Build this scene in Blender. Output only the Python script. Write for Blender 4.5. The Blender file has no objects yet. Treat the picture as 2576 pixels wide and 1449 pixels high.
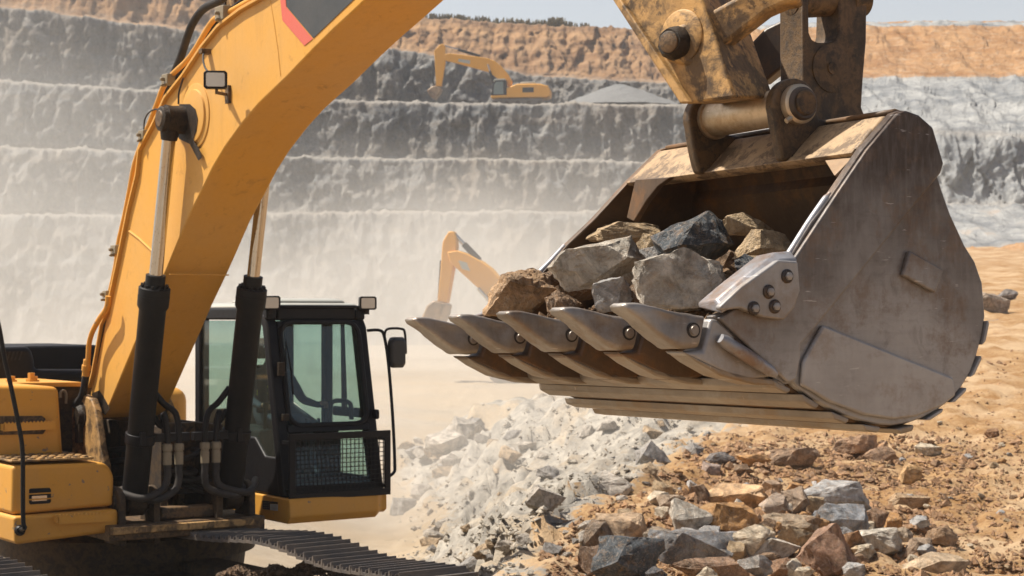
import bpy, bmesh, math, random
from mathutils import Vector, Matrix, noise
from math import radians, sin, cos, pi
C = bpy.context.scene.collection
SC = bpy.context.scene

# ---------------------------------------------------------------- camera
F = 4600.0; CX = 1288.0; HY = 790.0; EYE = 3.0      # focal length and horizon in photo units, eye height in metres
cam = bpy.data.cameras.new('camera'); camo = bpy.data.objects.new('camera', cam); C.objects.link(camo)
camo.location = (0, 0, EYE); camo.rotation_euler = (radians(90), 0, 0)
cam.sensor_width = 36; cam.lens = 36 * F / 2576; cam.shift_y = (HY - 724.5) / 2576
cam.clip_start = 0.1; cam.clip_end = 3000
cam.dof.use_dof = True; cam.dof.focus_distance = 8.0; cam.dof.aperture_fstop = 8.5
SC.camera = camo
# ---------------------------------------------------------------- world, sun, exposure
SUN = Vector((-0.52, 0.11, 0.83)).normalized()
w = bpy.data.worlds.new("World"); SC.world = w; w.use_nodes = True
wn = w.node_tree; bg = wn.nodes['Background']
sky = wn.nodes.new('ShaderNodeTexSky'); sky.sky_type = 'NISHITA'; sky.sun_disc = False
sky.sun_elevation = math.asin(SUN.z); sky.sun_rotation = math.atan2(SUN.x, SUN.y)
sky.dust_density = 3.5; sky.air_density = 1.0; sky.ozone_density = 1.0
geo = wn.nodes.new('ShaderNodeTexCoord'); spx = wn.nodes.new('ShaderNodeSeparateXYZ'); wn.links.new(geo.outputs['Generated'], spx.inputs[0])
mr = wn.nodes.new('ShaderNodeMapRange'); wn.links.new(spx.outputs[2], mr.inputs[0]); mr.inputs[1].default_value = 0.0; mr.inputs[2].default_value = 0.5; mr.inputs[3].default_value = 1.0; mr.inputs[4].default_value = 0.0
mx = wn.nodes.new('ShaderNodeMix'); mx.data_type = 'RGBA'; mx.blend_type = 'ADD'; wn.links.new(mr.outputs[0], mx.inputs[0]); wn.links.new(sky.outputs[0], mx.inputs[6]); mx.inputs[7].default_value = (6.2, 6.1, 5.9, 1)   # bright milky band of dusty air low in the sky
wn.links.new(mx.outputs[2], bg.inputs[0]); bg.inputs[1].default_value = 0.052
sl = bpy.data.lights.new('sun', 'SUN'); so = bpy.data.objects.new('sun', sl); C.objects.link(so)
sl.energy = 5.0; sl.angle = radians(0.6); sl.color = (1.0, 0.93, 0.82)
so.rotation_euler = SUN.to_track_quat('Z', 'Y').to_euler(); so.location = (-30, -10, 40)
SC.view_settings.view_transform = 'Standard'; SC.view_settings.look = 'None'
SC.view_settings.exposure = 0.74; SC.view_settings.gamma = 1.0
SC.cycles.volume_step_rate = 2.0; SC.cycles.volume_max_steps = 64
SC.cycles.max_bounces = 8; SC.cycles.volume_bounces = 1; SC.cycles.transparent_max_bounces = 12
SC.cycles.use_denoising = True

# ---------------------------------------------------------------- geometry helpers
def uv(px, py): return (px - CX) / F, (HY - py) / F
def P(px, py, d):
    u, v = uv(px, py); return Vector((u * d, d, EYE + v * d))
class PL:
    """a plane in the world; hit() gives the point of it seen at a place in the photo"""
    def __init__(s, o, n): s.o = Vector(o); s.n = Vector(n).normalized()
    def hit(s, px, py):
        u, v = uv(px, py); d = Vector((u, 1, v)); e = Vector((0, 0, EYE))
        return e + d * ((s.o - e).dot(s.n) / d.dot(s.n))
    def pts(s, L): return [s.hit(*p) for p in L]
    def off(s, k): return PL(s.o + s.n * k, s.n)
def basis(ax):
    ax = Vector(ax).normalized()
    a = Vector((0, 0, 1)) if abs(ax.z) < 0.9 else Vector((1, 0, 0))
    x = ax.cross(a).normalized(); return x, ax.cross(x).normalized(), ax
class MB:
    def __init__(s): s.v = []; s.f = []
    def add(s, vs, fs):
        b = len(s.v); s.v += [Vector(p) for p in vs]; s.f += [tuple(i + b for i in f) for f in fs]; return s
    def prism(s, poly, vec):
        n = len(poly); vec = Vector(vec); vs = [Vector(p) for p in poly] + [Vector(p) + vec for p in poly]
        return s.add(vs, [tuple(range(n))[::-1], tuple(range(n, 2 * n))] + [(i, (i + 1) % n, n + (i + 1) % n, n + i) for i in range(n)])
    def loft(s, rings, closed=True, caps=True):
        n = len(rings[0]); vs = [p for r in rings for p in r]; fs = []
        for k in range(len(rings) - 1):
            for i in range(n if closed else n - 1):
                j = (i + 1) % n; fs.append((k * n + i, k * n + j, (k + 1) * n + j, (k + 1) * n + i))
        if caps and closed: fs += [tuple(range(n))[::-1], tuple(range((len(rings) - 1) * n, len(rings) * n))]
        return s.add(vs, fs)
    def box(s, c, hx, hy, hz, X=(1, 0, 0), Y=(0, 1, 0), Z=(0, 0, 1)):
        c = Vector(c); X = Vector(X) * hx; Y = Vector(Y) * hy; Z = Vector(Z) * hz
        return s.prism([c - X - Y - Z, c + X - Y - Z, c + X + Y - Z, c - X + Y - Z], Z * 2)
    def cyl(s, a, b, r, r2=None, n=24, caps=True):
        return s.lathe(a, b, [(0, r), (1, r if r2 is None else r2)], n, caps)
    def lathe(s, a, b, prof, n=24, caps=True):
        a = Vector(a); b = Vector(b); x, y, z = basis(b - a)
        return s.loft([[a + (b - a) * t + (x * cos(2 * pi * i / n) + y * sin(2 * pi * i / n)) * r for i in range(n)] for t, r in prof], True, caps)
    def tube(s, pts, r, n=10, smooth=0):
        pts = [Vector(p) for p in pts]
        if smooth: pts = spline(pts, smooth)
        rr = r if isinstance(r, (list, tuple)) else [r] * len(pts)
        if len(rr) != len(pts): rr = [rr[min(len(rr) - 1, int(i * len(rr) / len(pts)))] for i in range(len(pts))]
        rings = []; x = None
        for i, p in enumerate(pts):
            t = (pts[min(i + 1, len(pts) - 1)] - pts[max(i - 1, 0)]).normalized()
            if x is None: x = basis(t)[0]
            x = (x - t * x.dot(t)).normalized(); y = t.cross(x)
            rings.append([p + (x * cos(2 * pi * k / n) + y * sin(2 * pi * k / n)) * rr[i] for k in range(n)])
        return s.loft(rings)
    def build(s, name, m, parent=None, bevel=0, seg=2, ang=35, smooth=True, loc=None, solid=0):
        if loc is None:
            lo = Vector((min(v.x for v in s.v), min(v.y for v in s.v), min(v.z for v in s.v)))
            hi = Vector((max(v.x for v in s.v), max(v.y for v in s.v), max(v.z for v in s.v))); loc = (lo + hi) / 2
        loc = Vector(loc)
        me = bpy.data.meshes.new(name); me.from_pydata([v - loc for v in s.v], [], s.f); me.update()
        bm = bmesh.new(); bm.from_mesh(me); bmesh.ops.recalc_face_normals(bm, faces=bm.faces); bm.to_mesh(me); bm.free()
        if smooth:
            me.shade_smooth()
            me.set_sharp_from_angle(angle=radians(ang))
        me.materials.append(m)
        o = bpy.data.objects.new(name, me); C.objects.link(o)
        WL[o.name] = loc.copy()
        if parent is not None:
            o.parent = parent; o.location = loc - WL[parent.name]
        else: o.location = loc
        if solid:
            md = o.modifiers.new('solid', 'SOLIDIFY'); md.thickness = solid; md.offset = 0
        if bevel:
            md = o.modifiers.new('bevel', 'BEVEL'); md.width = bevel; md.segments = seg; md.limit_method = 'ANGLE'; md.angle_limit = radians(30)
            md.harden_normals = False
        return o
WL = {}
def spline(pts, k):
    out = []; n = len(pts)
    for i in range(n - 1):
        p0 = pts[max(i - 1, 0)]; p1 = pts[i]; p2 = pts[i + 1]; p3 = pts[min(i + 2, n - 1)]
        for j in range(k):
            t = j / k
            out.append(0.5 * ((2 * p1) + (p2 - p0) * t + (2 * p0 - 5 * p1 + 4 * p2 - p3) * t * t + (3 * p1 - p0 - 3 * p2 + p3) * t ** 3))
    return out + [pts[-1]]
def tag(o, label=None, cat=None, group=None, kind=None):
    if label: o['label'] = label
    if cat: o['category'] = cat
    if group: o['group'] = group
    if kind: o['kind'] = kind
    return o
def empty(name, loc):
    o = bpy.data.objects.new(name, None); C.objects.link(o); o.location = loc; o.empty_display_size = 0.3
    WL[o.name] = Vector(loc); return o
def copy_tree(o, parent=None):
    c = o.copy(); C.objects.link(c)
    if parent: c.parent = parent
    for ch in list(o.children): copy_tree(ch, c)
    return c

# ---------------------------------------------------------------- materials
class NT:
    def __init__(s, name):
        s.m = bpy.data.materials.new(name); s.m.use_nodes = True; s.t = s.m.node_tree; s.b = s.t.nodes['Principled BSDF']
        s.co = s.t.nodes.new('ShaderNodeNewGeometry').outputs['Position']
    def n(s, ty): return s.t.nodes.new(ty)
    def l(s, a, b): s.t.links.new(a, b)
    def scaled(s, v, co=None):
        mp = s.n('ShaderNodeMapping'); mp.inputs['Scale'].default_value = v; s.l(co or s.co, mp.inputs[0]); return mp.outputs[0]
    def noise(s, sc, det=6, ro=0.6, co=None, dist=0):
        q = s.n('ShaderNodeTexNoise'); q.inputs['Scale'].default_value = sc; q.inputs['Detail'].default_value = det
        q.inputs['Roughness'].default_value = ro; q.inputs['Distortion'].default_value = dist; s.l(co or s.co, q.inputs['Vector']); return q.outputs[0]
    def voro(s, sc, co=None, feat='F1', out=0):
        q = s.n('ShaderNodeTexVoronoi'); q.feature = feat; q.inputs['Scale'].default_value = sc; s.l(co or s.co, q.inputs['Vector']); return q.outputs[out]
    def ramp(s, f, stops):
        r = s.n('ShaderNodeValToRGB'); e = r.color_ramp.elements
        while len(e) < len(stops): e.new(0.5)
        for el, (p, c) in zip(e, stops):
            el.position = p; el.color = (c, c, c, 1) if isinstance(c, (int, float)) else tuple(c) + (1,)
        s.l(f, r.inputs[0]); return r.outputs[0]
    def mix(s, f, a, b, mode='MIX'):
        q = s.n('ShaderNodeMix'); q.data_type = 'RGBA'; q.blend_type = mode
        for i, x in ((0, f), (6, a), (7, b)):
            if isinstance(x, (int, float)): q.inputs[i].default_value = x if i == 0 else (x, x, x, 1)
            elif isinstance(x, tuple): q.inputs[i].default_value = x + (1,)
            else: s.l(x, q.inputs[i])
        return q.outputs[2]
    def math(s, op, a, b=0.0):
        q = s.n('ShaderNodeMath'); q.operation = op
        for i, x in enumerate((a, b)):
            if isinstance(x, (int, float)): q.inputs[i].default_value = x
            else: s.l(x, q.inputs[i])
        return q.outputs[0]
    def attr(s, name):
        q = s.n('ShaderNodeAttribute'); q.attribute_name = name; return q.outputs['Fac']
    def sep(s, co=None):
        q = s.n('ShaderNodeSeparateXYZ'); s.l(co or s.co, q.inputs[0]); return q.outputs
    def set(s, k, x):
        i = s.b.inputs[k]
        if isinstance(x, (int, float)): i.default_value = x
        elif isinstance(x, tuple): i.default_value = x + (1,) if len(x) == 3 else x
        else: s.l(x, i)
        return s
    def bump(s, h, st=0.3, dist=0.01):
        q = s.n('ShaderNodeBump'); q.inputs['Strength'].default_value = st; q.inputs['Distance'].default_value = dist
        s.l(h, q.inputs['Height']); s.l(q.outputs[0], s.b.inputs['Normal']); return s
def paint(name, col, dust=(0.33, 0.25, 0.17), dustamt=0.35, dirt=(0.05, 0.035, 0.025), dirtamt=0.2, sc=1.6, rough=0.45, bump=0.15, chip=None):
    N = NT(name); n1 = N.noise(sc, 8, 0.65); n2 = N.noise(sc * 7, 6, 0.7, dist=0.6); n3 = N.noise(sc * 30, 4, 0.7)
    c = N.mix(N.math('MULTIPLY', N.ramp(n1, [(0.35, 0), (0.75, 1)]), dustamt), col, dust)
    c = N.mix(N.math('MULTIPLY', N.ramp(n3, [(0.3, 0), (0.8, 1)]), 0.25), c, tuple(x * 0.72 for x in col))
    if dirtamt > 0.5:
        c = N.mix(N.math('MULTIPLY', N.ramp(N.noise(sc * 2.6, 9, 0.72, dist=0.4), [(0.50, 0), (0.57, 1)]), 0.78), c, dirt)
        c = N.mix(N.math('MULTIPLY', N.ramp(N.noise(sc * 6.5, 6, 0.7), [(0.58, 0), (0.62, 1)]), 0.7), c, tuple(x * 0.7 for x in dirt))
    st = N.noise(1.0, 6, 0.7, N.scaled((sc * 9, sc * 9, sc * 1.2)))
    c = N.mix(N.math('MULTIPLY', N.ramp(st, [(0.55, 0), (0.75, 1)]), dirtamt * 0.7), c, dirt)
    c = N.mix(N.math('MULTIPLY', N.ramp(n2, [(0.66 - 0.3 * dirtamt, 0), (0.72, 1)]), min(1, dirtamt * 1.6)), c, dirt)
    if chip:
        c = N.mix(N.math('MULTIPLY', N.ramp(N.noise(sc * 11, 3, 0.5), [(0.70, 0), (0.715, 1)]), 0.8), c, chip)
    N.set('Base Color', c); N.set('Roughness', N.math('ADD', N.math('MULTIPLY', n2, 0.3), rough - 0.1)); N.set('Specular IOR Level', 0.35 if sum(col) > 0.1 else 0.2)
    N.bump(N.math('ADD', n3, n2), bump, 0.004); return N.m
M = {}
M['yellow'] = paint('yellow_paint', (0.64, 0.315, 0.045), dust=(0.52, 0.32, 0.13), dustamt=0.6, dirtamt=0.2, sc=0.9, rough=0.5, bump=0.08)
M['yellow_body'] = paint('body_yellow_paint', (0.62, 0.29, 0.035), dustamt=0.25, dirtamt=0.12, sc=1.6, rough=0.5, bump=0.1, chip=(0.16, 0.13, 0.11))
M['yellow_dirty'] = paint('grimy_yellow_paint', (0.46, 0.26, 0.085), dust=(0.42, 0.29, 0.16), dustamt=0.5, dirtamt=0.8, dirt=(0.055, 0.036, 0.022), sc=1.7, rough=0.55, bump=0.5)
M['yellow_brown'] = paint('greasy_brown_paint', (0.15, 0.085, 0.035), dust=(0.2, 0.13, 0.075), dustamt=0.4, dirtamt=0.8, dirt=(0.03, 0.022, 0.016), sc=3.0, rough=0.55, bump=0.6)
M['far_yellow'] = paint('distant_yellow_paint', (0.74, 0.34, 0.02), dustamt=0.12, dirtamt=0.15, sc=0.8, rough=0.5)
M['black'] = paint('black_paint', (0.006, 0.006, 0.008), dust=(0.03, 0.024, 0.019), dustamt=0.3, dirtamt=0.25, dirt=(0.035, 0.024, 0.017), sc=3, rough=0.42, bump=0.12)
M['barrel'] = paint('dark_cylinder_paint', (0.009, 0.009, 0.010), dust=(0.04, 0.033, 0.027), dustamt=0.35, dirtamt=0.2, dirt=(0.05, 0.038, 0.03), sc=3, rough=0.5, bump=0.12)
M['rubber'] = paint('hose_rubber', (0.02, 0.02, 0.021), dust=(0.14, 0.11, 0.085), dustamt=0.4, dirtamt=0.1, sc=6, rough=0.6, bump=0.15)
M['bracket'] = paint('oily_bracket_paint', (0.115, 0.068, 0.03), dust=(0.17, 0.105, 0.055), dustamt=0.5, dirtamt=0.8, dirt=(0.035, 0.025, 0.018), sc=3.0, rough=0.5, bump=0.6)
M['beam'] = paint('rubbed_tan_plate', (0.36, 0.24, 0.13), dust=(0.44, 0.32, 0.2), dustamt=0.6, dirtamt=0.51, dirt=(0.085, 0.055, 0.035), sc=1.9, rough=0.5, bump=0.4)
M['grease'] = paint('greasy_hub', (0.03, 0.019, 0.012), dust=(0.11, 0.07, 0.035), dustamt=0.4, dirtamt=0.6, dirt=(0.012, 0.01, 0.008), sc=8, rough=0.4, bump=0.9)
M['frame'] = paint('muddy_frame', (0.06, 0.036, 0.016), dust=(0.085, 0.055, 0.032), dustamt=0.4, dirtamt=0.6, dirt=(0.02, 0.015, 0.012), sc=3, rough=0.7, bump=0.6)
M['fitting'] = paint('hose_fitting', (0.22, 0.18, 0.12), dustamt=0.3, dirtamt=0.3, sc=9, rough=0.45, bump=0.2)
M['decal'] = paint('dark_decal', (0.045, 0.05, 0.055), dust=(0.13, 0.12, 0.11), dustamt=0.35, dirtamt=0.1, sc=3, rough=0.5, bump=0.05)
M['decal_red'] = paint('red_decal', (0.60, 0.12, 0.085), dustamt=0.12, dirtamt=0.05, sc=3, rough=0.5, bump=0.05)
M['track'] = paint('track_steel', (0.08, 0.072, 0.068), dust=(0.24, 0.18, 0.13), dustamt=0.6, dirtamt=0.3, dirt=(0.10, 0.065, 0.04), sc=4, rough=0.5, bump=0.5)
M['white_paint'] = paint('dusty_white_roof', (0.38, 0.39, 0.36), dustamt=0.3, dirtamt=0.1, sc=3, rough=0.4)
M['seat'] = paint('seat_fabric', (0.02, 0.02, 0.022), dust=(0.05, 0.05, 0.05), dustamt=0.3, dirtamt=0, sc=5, rough=0.8)
M['label_dark'] = paint('label_black', (0.015, 0.015, 0.015), dustamt=0.1, dirtamt=0.0, rough=0.4)
M['label_white'] = paint('label_white', (0.55, 0.55, 0.52), dustamt=0.1, dirtamt=0.05, rough=0.4)
def simple(name, col, rough=0.5, metal=0.0):
    N = NT(name); n = N.noise(9, 5, 0.6)
    N.set('Base Color', N.mix(N.math('MULTIPLY', n, 0.5), col, tuple(x * 0.6 for x in col))); N.set('Roughness', rough); N.set('Metallic', metal); return N.m
M['lens'] = simple('lamp_lens', (0.62, 0.52, 0.42), 0.15, 0.6)
M['mirror'] = simple('mirror_shell', (0.02, 0.02, 0.022), 0.45)
def _chrome():
    N = NT('chrome_rod'); st = N.noise(60, 3, 0.5); N.set('Base Color', N.mix(N.ramp(st, [(0.62, 0), (0.7, 1)]), (0.50, 0.48, 0.46), (0.25, 0.2, 0.15)))
    N.set('Metallic', 1.0); N.set('Roughness', N.math('ADD', N.math('MULTIPLY', N.noise(14, 4, 0.6), 0.12), 0.05)); return N.m
M['chrome'] = _chrome()
def _glass():
    N = NT('tinted_glass'); t = N.t; tr = N.n('ShaderNodeBsdfTransparent'); tr.inputs[0].default_value = (0.78, 0.88, 0.86, 1)
    gl = N.n('ShaderNodeBsdfGlossy'); gl.inputs['Roughness'].default_value = 0.06; gl.inputs[0].default_value = (0.9, 0.95, 1, 1)
    lw = N.n('ShaderNodeLayerWeight'); lw.inputs[0].default_value = 0.5; fr_ = N.math('ADD', N.math('MULTIPLY', N.math('POWER', lw.outputs['Facing'], 4.0), 0.55), 0.035)
    df = N.n('ShaderNodeBsdfDiffuse'); df.inputs[0].default_value = (0.30, 0.27, 0.22, 1)
    m1 = N.n('ShaderNodeMixShader'); N.l(fr_, m1.inputs[0]); N.l(tr.outputs[0], m1.inputs[1]); N.l(gl.outputs[0], m1.inputs[2])
    m2 = N.n('ShaderNodeMixShader'); N.l(N.math('MULTIPLY', N.ramp(N.noise(4, 6, 0.65), [(0.3, 0.3), (0.8, 1)]), 0.09), m2.inputs[0])
    N.l(m1.outputs[0], m2.inputs[1]); N.l(df.outputs[0], m2.inputs[2]); N.l(m2.outputs[0], t.nodes['Material Output'].inputs[0]); return N.m
M['glass'] = _glass()
def steel(name, worn=(0.24, 0.21, 0.185), dark=(0.065, 0.045, 0.035), rust=(0.20, 0.10, 0.035), bias=0.0, metal=0.35, zgrad=None, brush=None):
    N = NT(name)
    n1 = N.noise(1.6, 8, 0.62); n2 = N.noise(9, 8, 0.7, dist=0.8); n3 = N.noise(45, 5, 0.7)
    sx = brush or (45, 45, 9); st = N.noise(1.0, 4, 0.6, N.scaled(sx)); st2 = N.noise(1.0, 3, 0.6, N.scaled((sx[2] * 0.8, sx[2] * 0.8, sx[0] * 1.3)))
    f = n1
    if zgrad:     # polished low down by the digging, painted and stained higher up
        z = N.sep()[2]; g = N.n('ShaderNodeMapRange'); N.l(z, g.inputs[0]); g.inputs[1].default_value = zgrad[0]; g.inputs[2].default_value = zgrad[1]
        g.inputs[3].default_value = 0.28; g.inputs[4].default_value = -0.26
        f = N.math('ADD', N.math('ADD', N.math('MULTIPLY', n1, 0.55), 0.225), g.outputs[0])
    f = N.math('ADD', f, bias)
    c = N.mix(N.ramp(f, [(0.34, 0), (0.66, 1)]), dark, worn)
    c = N.mix(N.math('MULTIPLY', N.ramp(n2, [(0.52, 0), (0.70, 1)]), 0.4), c, dark)
    c = N.mix(N.math('MULTIPLY', N.ramp(N.noise(4, 8, 0.75), [(0.50, 0), (0.62, 1)]), 0.6), c, rust)
    c = N.mix(N.math('MULTIPLY', N.ramp(st, [(0.45, 0), (0.75, 1)]), 0.12), c, tuple(min(1, x * 1.4) for x in worn)); c = N.mix(N.math('MULTIPLY', N.ramp(N.noise(1.0, 5, 0.7, N.scaled((sx[2] * 0.5, sx[2] * 0.5, sx[0]))), [(0.5, 0), (0.7, 1)]), 0.14), c, tuple(x * 0.8 for x in dark))
    c = N.mix(N.math('MULTIPLY', N.ramp(st2, [(0.69, 0), (0.72, 1)]), 0.45), c, tuple(min(1, x * 1.7) for x in worn))
    N.set('Base Color', c); N.set('Metallic', metal); N.set('Roughness', N.math('ADD', N.math('MULTIPLY', n2, 0.35), 0.3))
    N.bump(N.math('ADD', N.math('ADD', st, n3), n2), 0.25, 0.004); return N.m
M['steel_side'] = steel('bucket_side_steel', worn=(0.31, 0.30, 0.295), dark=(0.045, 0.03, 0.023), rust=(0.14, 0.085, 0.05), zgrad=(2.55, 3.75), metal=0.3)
M['steel_worn'] = steel('worn_wear_steel', worn=(0.36, 0.35, 0.345), dark=(0.22, 0.205, 0.195), rust=(0.22, 0.17, 0.13), bias=0.12, metal=0.35)
M['steel_under'] = steel('scraped_floor_steel', worn=(0.34, 0.30, 0.25), dark=(0.19, 0.155, 0.12), rust=(0.24, 0.15, 0.07), metal=0.35, brush=(8, 8, 60))
M['steel_dark'] = steel('dark_inner_steel', worn=(0.085, 0.058, 0.04), dark=(0.03, 0.02, 0.015), rust=(0.12, 0.06, 0.02), bias=-0.05, metal=0.0)
M['steel_rust'] = steel('rusty_groove_steel', worn=(0.14, 0.085, 0.045), dark=(0.05, 0.03, 0.018), rust=(0.22, 0.10, 0.03), metal=0.0)
M['steel_tan'] = steel('dusty_tan_steel', worn=(0.42, 0.29, 0.17), dark=(0.13, 0.08, 0.05), rust=(0.26, 0.14, 0.06), bias=0.0, metal=0.1)
M['tooth'] = steel('tooth_steel', worn=(0.36, 0.33, 0.30), dark=(0.15, 0.125, 0.105), rust=(0.2, 0.12, 0.06), bias=0.06, metal=0.6)
M['edge_steel'] = steel('silver_edge_steel', worn=(0.30, 0.30, 0.32), dark=(0.17, 0.165, 0.17), bias=0.2, metal=0.5)
M['pin_steel'] = steel('pin_tube_steel', worn=(0.62, 0.50, 0.36), dark=(0.26, 0.18, 0.10), rust=(0.32, 0.20, 0.09), bias=0.12, metal=0.85)
def _rock():
    N = NT('broken_rock'); oi = N.n('ShaderNodeObjectInfo'); tc = N.n('ShaderNodeTexCoord').outputs['Object']
    col = oi.outputs['Color']
    n1 = N.noise(5, 9, 0.7, tc, 1.2); n2 = N.noise(22, 8, 0.75, tc); w_ = N.noise(7, 6, 0.6, tc, 2.5)
    c = N.mix(N.ramp(n1, [(0.38, 0), (0.62, 1)]), N.mix(1.0, col, 0.42, 'MULTIPLY'), N.mix(1.0, col, 1.35, 'MULTIPLY'))
    c = N.mix(N.math('MULTIPLY', N.ramp(n2, [(0.5, 0), (0.66, 1)]), 0.5), c, (0.34, 0.21, 0.11))
    c = N.mix(N.math('MULTIPLY', N.ramp(w_, [(0.485, 0), (0.5, 1), (0.515, 0)]), 0.4), c, (0.55, 0.5, 0.44))
    c = N.mix(N.math('MULTIPLY', N.ramp(N.noise(60, 4, 0.7, tc), [(0.35, 1), (0.5, 0)]), 0.35), c, N.mix(1.0, col, 0.35, 'MULTIPLY'))
    N.set('Base Color', c); N.set('Roughness', 0.85); N.set('Specular IOR Level', 0.25)
    N.bump(N.math('ADD', N.math('MULTIPLY', n1, 1.5), N.math('ADD', n2, N.noise(90, 4, 0.7, tc))), 0.8, 0.02); return N.m
M['rock'] = _rock()
# ---------------------------------------------------------------- ground
def fr(x, y, z, o=4): return noise.fractal(Vector((x, y, z)), 1.0, 2.0, o)
_k = 4 / 3
EDGE = [(-14, 3), (-1, 5), (0.25, 8), (0.25, 15.2), (0.1, 16.8)] + [(x * _k, y * _k) for x, y in ((0.63, 15), (1.76, 19.7), (1.9, 22.6), (1.7, 26), (1.0, 31), (0.3, 36.0), (3.0, 41), (8, 50))] + [(17, 85), (22, 420)]
ORNG = [(-14, 3), (-1, 5), (0.25, 8), (0.25, 15.2), (0.1, 16.8)] + [(x * _k, y * _k) for x, y in ((0.7, 15), (1.8, 19.7), (2.45, 22.4), (4.0, 26), (7.0, 32), (10, 40), (13, 60))] + [(18, 100), (20, 420)]
def sdist(x, y, L):
    best = 1e9; sg = 1
    for (ax, ay), (bx, by) in zip(L, L[1:]):
        dx, dy = bx - ax, by - ay; t = max(0, min(1, ((x - ax) * dx + (y - ay) * dy) / (dx * dx + dy * dy)))
        qx, qy = ax + t * dx - x, ay + t * dy - y; d = math.hypot(qx, qy)
        if d < best: best = d; sg = 1 if dx * (y - ay) - dy * (x - ax) < 0 else -1
    return best * sg
def smooth(t): t = max(0, min(1, t)); return t * t * (3 - 2 * t)
def blk(a, b, c):
    p = noise.voronoi(Vector((a, b, c * 0.01)))[1][0]
    return (math.sin(p.x * 127.1 + p.y * 311.7 + p.z * 74.7) * 43758.5453) % 1.0 - 0.5
def height(x, y):
    s = sdist(x, y, EDGE) + 0.45 * fr(x * 0.4, y * 0.4, 3) + 0.15 * fr(x * 1.5, y * 1.5, 7)
    wid = 0.6 + 4.2 * smooth((y - 15) / 12)
    f = smooth(1 + s / wid)                      # 1 on the bank, 0 on the pit floor
    pit = -1.1 * smooth((y - 18.5) / 8) * (1 - smooth((y - 50) / 25)) * smooth((x + 7) / 5) * (1 - smooth((x - 12) / 6))
    hi = 0.6 + max(0, min(y, 108) - 24) * 0.076 * smooth((x + 1 - 0.02 * y) / 6) + 0.12 * max(0, 1 - abs(s) / 4)
    z = pit + f * (hi - pit)
    so_ = sdist(x, y, ORNG)
    rough = 0.05 + 0.6 * max(0, 1 - abs(f - 0.5) * 2)
    if y > 14: z += rough * (0.7 * fr(x * 0.7, y * 0.7, 1, 5) + 0.8 * (0.5 - abs(fr(x * 0.6, y * 0.38, 4, 4)) * 2)) + (0.015 + 0.125 * f) * fr(x * 2.0, y * 2.0, 2, 5) + 0.045 * f * max(0, fr(x * 6, y * 6, 2, 3))
    if y > 14 and y < 80 and 0.02 < f < 0.995 or (y > 22 and y < 80 and so_ < 0.4 and f > 0.02):
        k = min(1, 6 * f) * (1 if so_ < 0 else max(0, 1 - so_ * 2.2)); z += k * (0.46 * blk(x * 0.6, y * 0.45, 0) + 0.16 * blk(x * 1.7, y * 1.2, 3) + 0.04 * blk(x * 4, y * 3, 3))
    # heaps of blasted stone on the bank
    if y < 50: z += 0.40 * math.exp(-(((x - 2.1) / 1.8) ** 2 + ((y - 19.1) / 2.2) ** 2)) + 0.26 * math.exp(-(((x - 3.5) / 2.1) ** 2 + ((y - 26) / 2.9) ** 2))
    return z, f, so_
def axis(lo, hi, c, fine, grow):
    out = [c]; st = fine; x = c
    while x < hi: x += st; st *= grow if abs(x - c) > 5 else 1.0; out.append(x)
    x = c; st = fine
    while x > lo: x -= st; st *= grow if abs(x - c) > 4 else 1.0; out.append(x)
    return sorted(out)
def grid_mesh(name, rows, mat, attrs=None, kind='structure'):
    nc = len(rows[0]); vs = [p for r in rows for p in r]
    fs = [(i * nc + j, i * nc + j + 1, (i + 1) * nc + j + 1, (i + 1) * nc + j) for i in range(len(rows) - 1) for j in range(nc - 1)]
    me = bpy.data.meshes.new(name); me.from_pydata(vs, [], fs); me.update(); me.shade_smooth(); me.materials.append(mat)
    for k, vals in (attrs or {}).items():
        a = me.attributes.new(k, 'FLOAT', 'POINT'); a.data.foreach_set('value', vals)
    o = bpy.data.objects.new(name, me); C.objects.link(o)
    if kind: o['kind'] = kind
    return o
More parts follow.
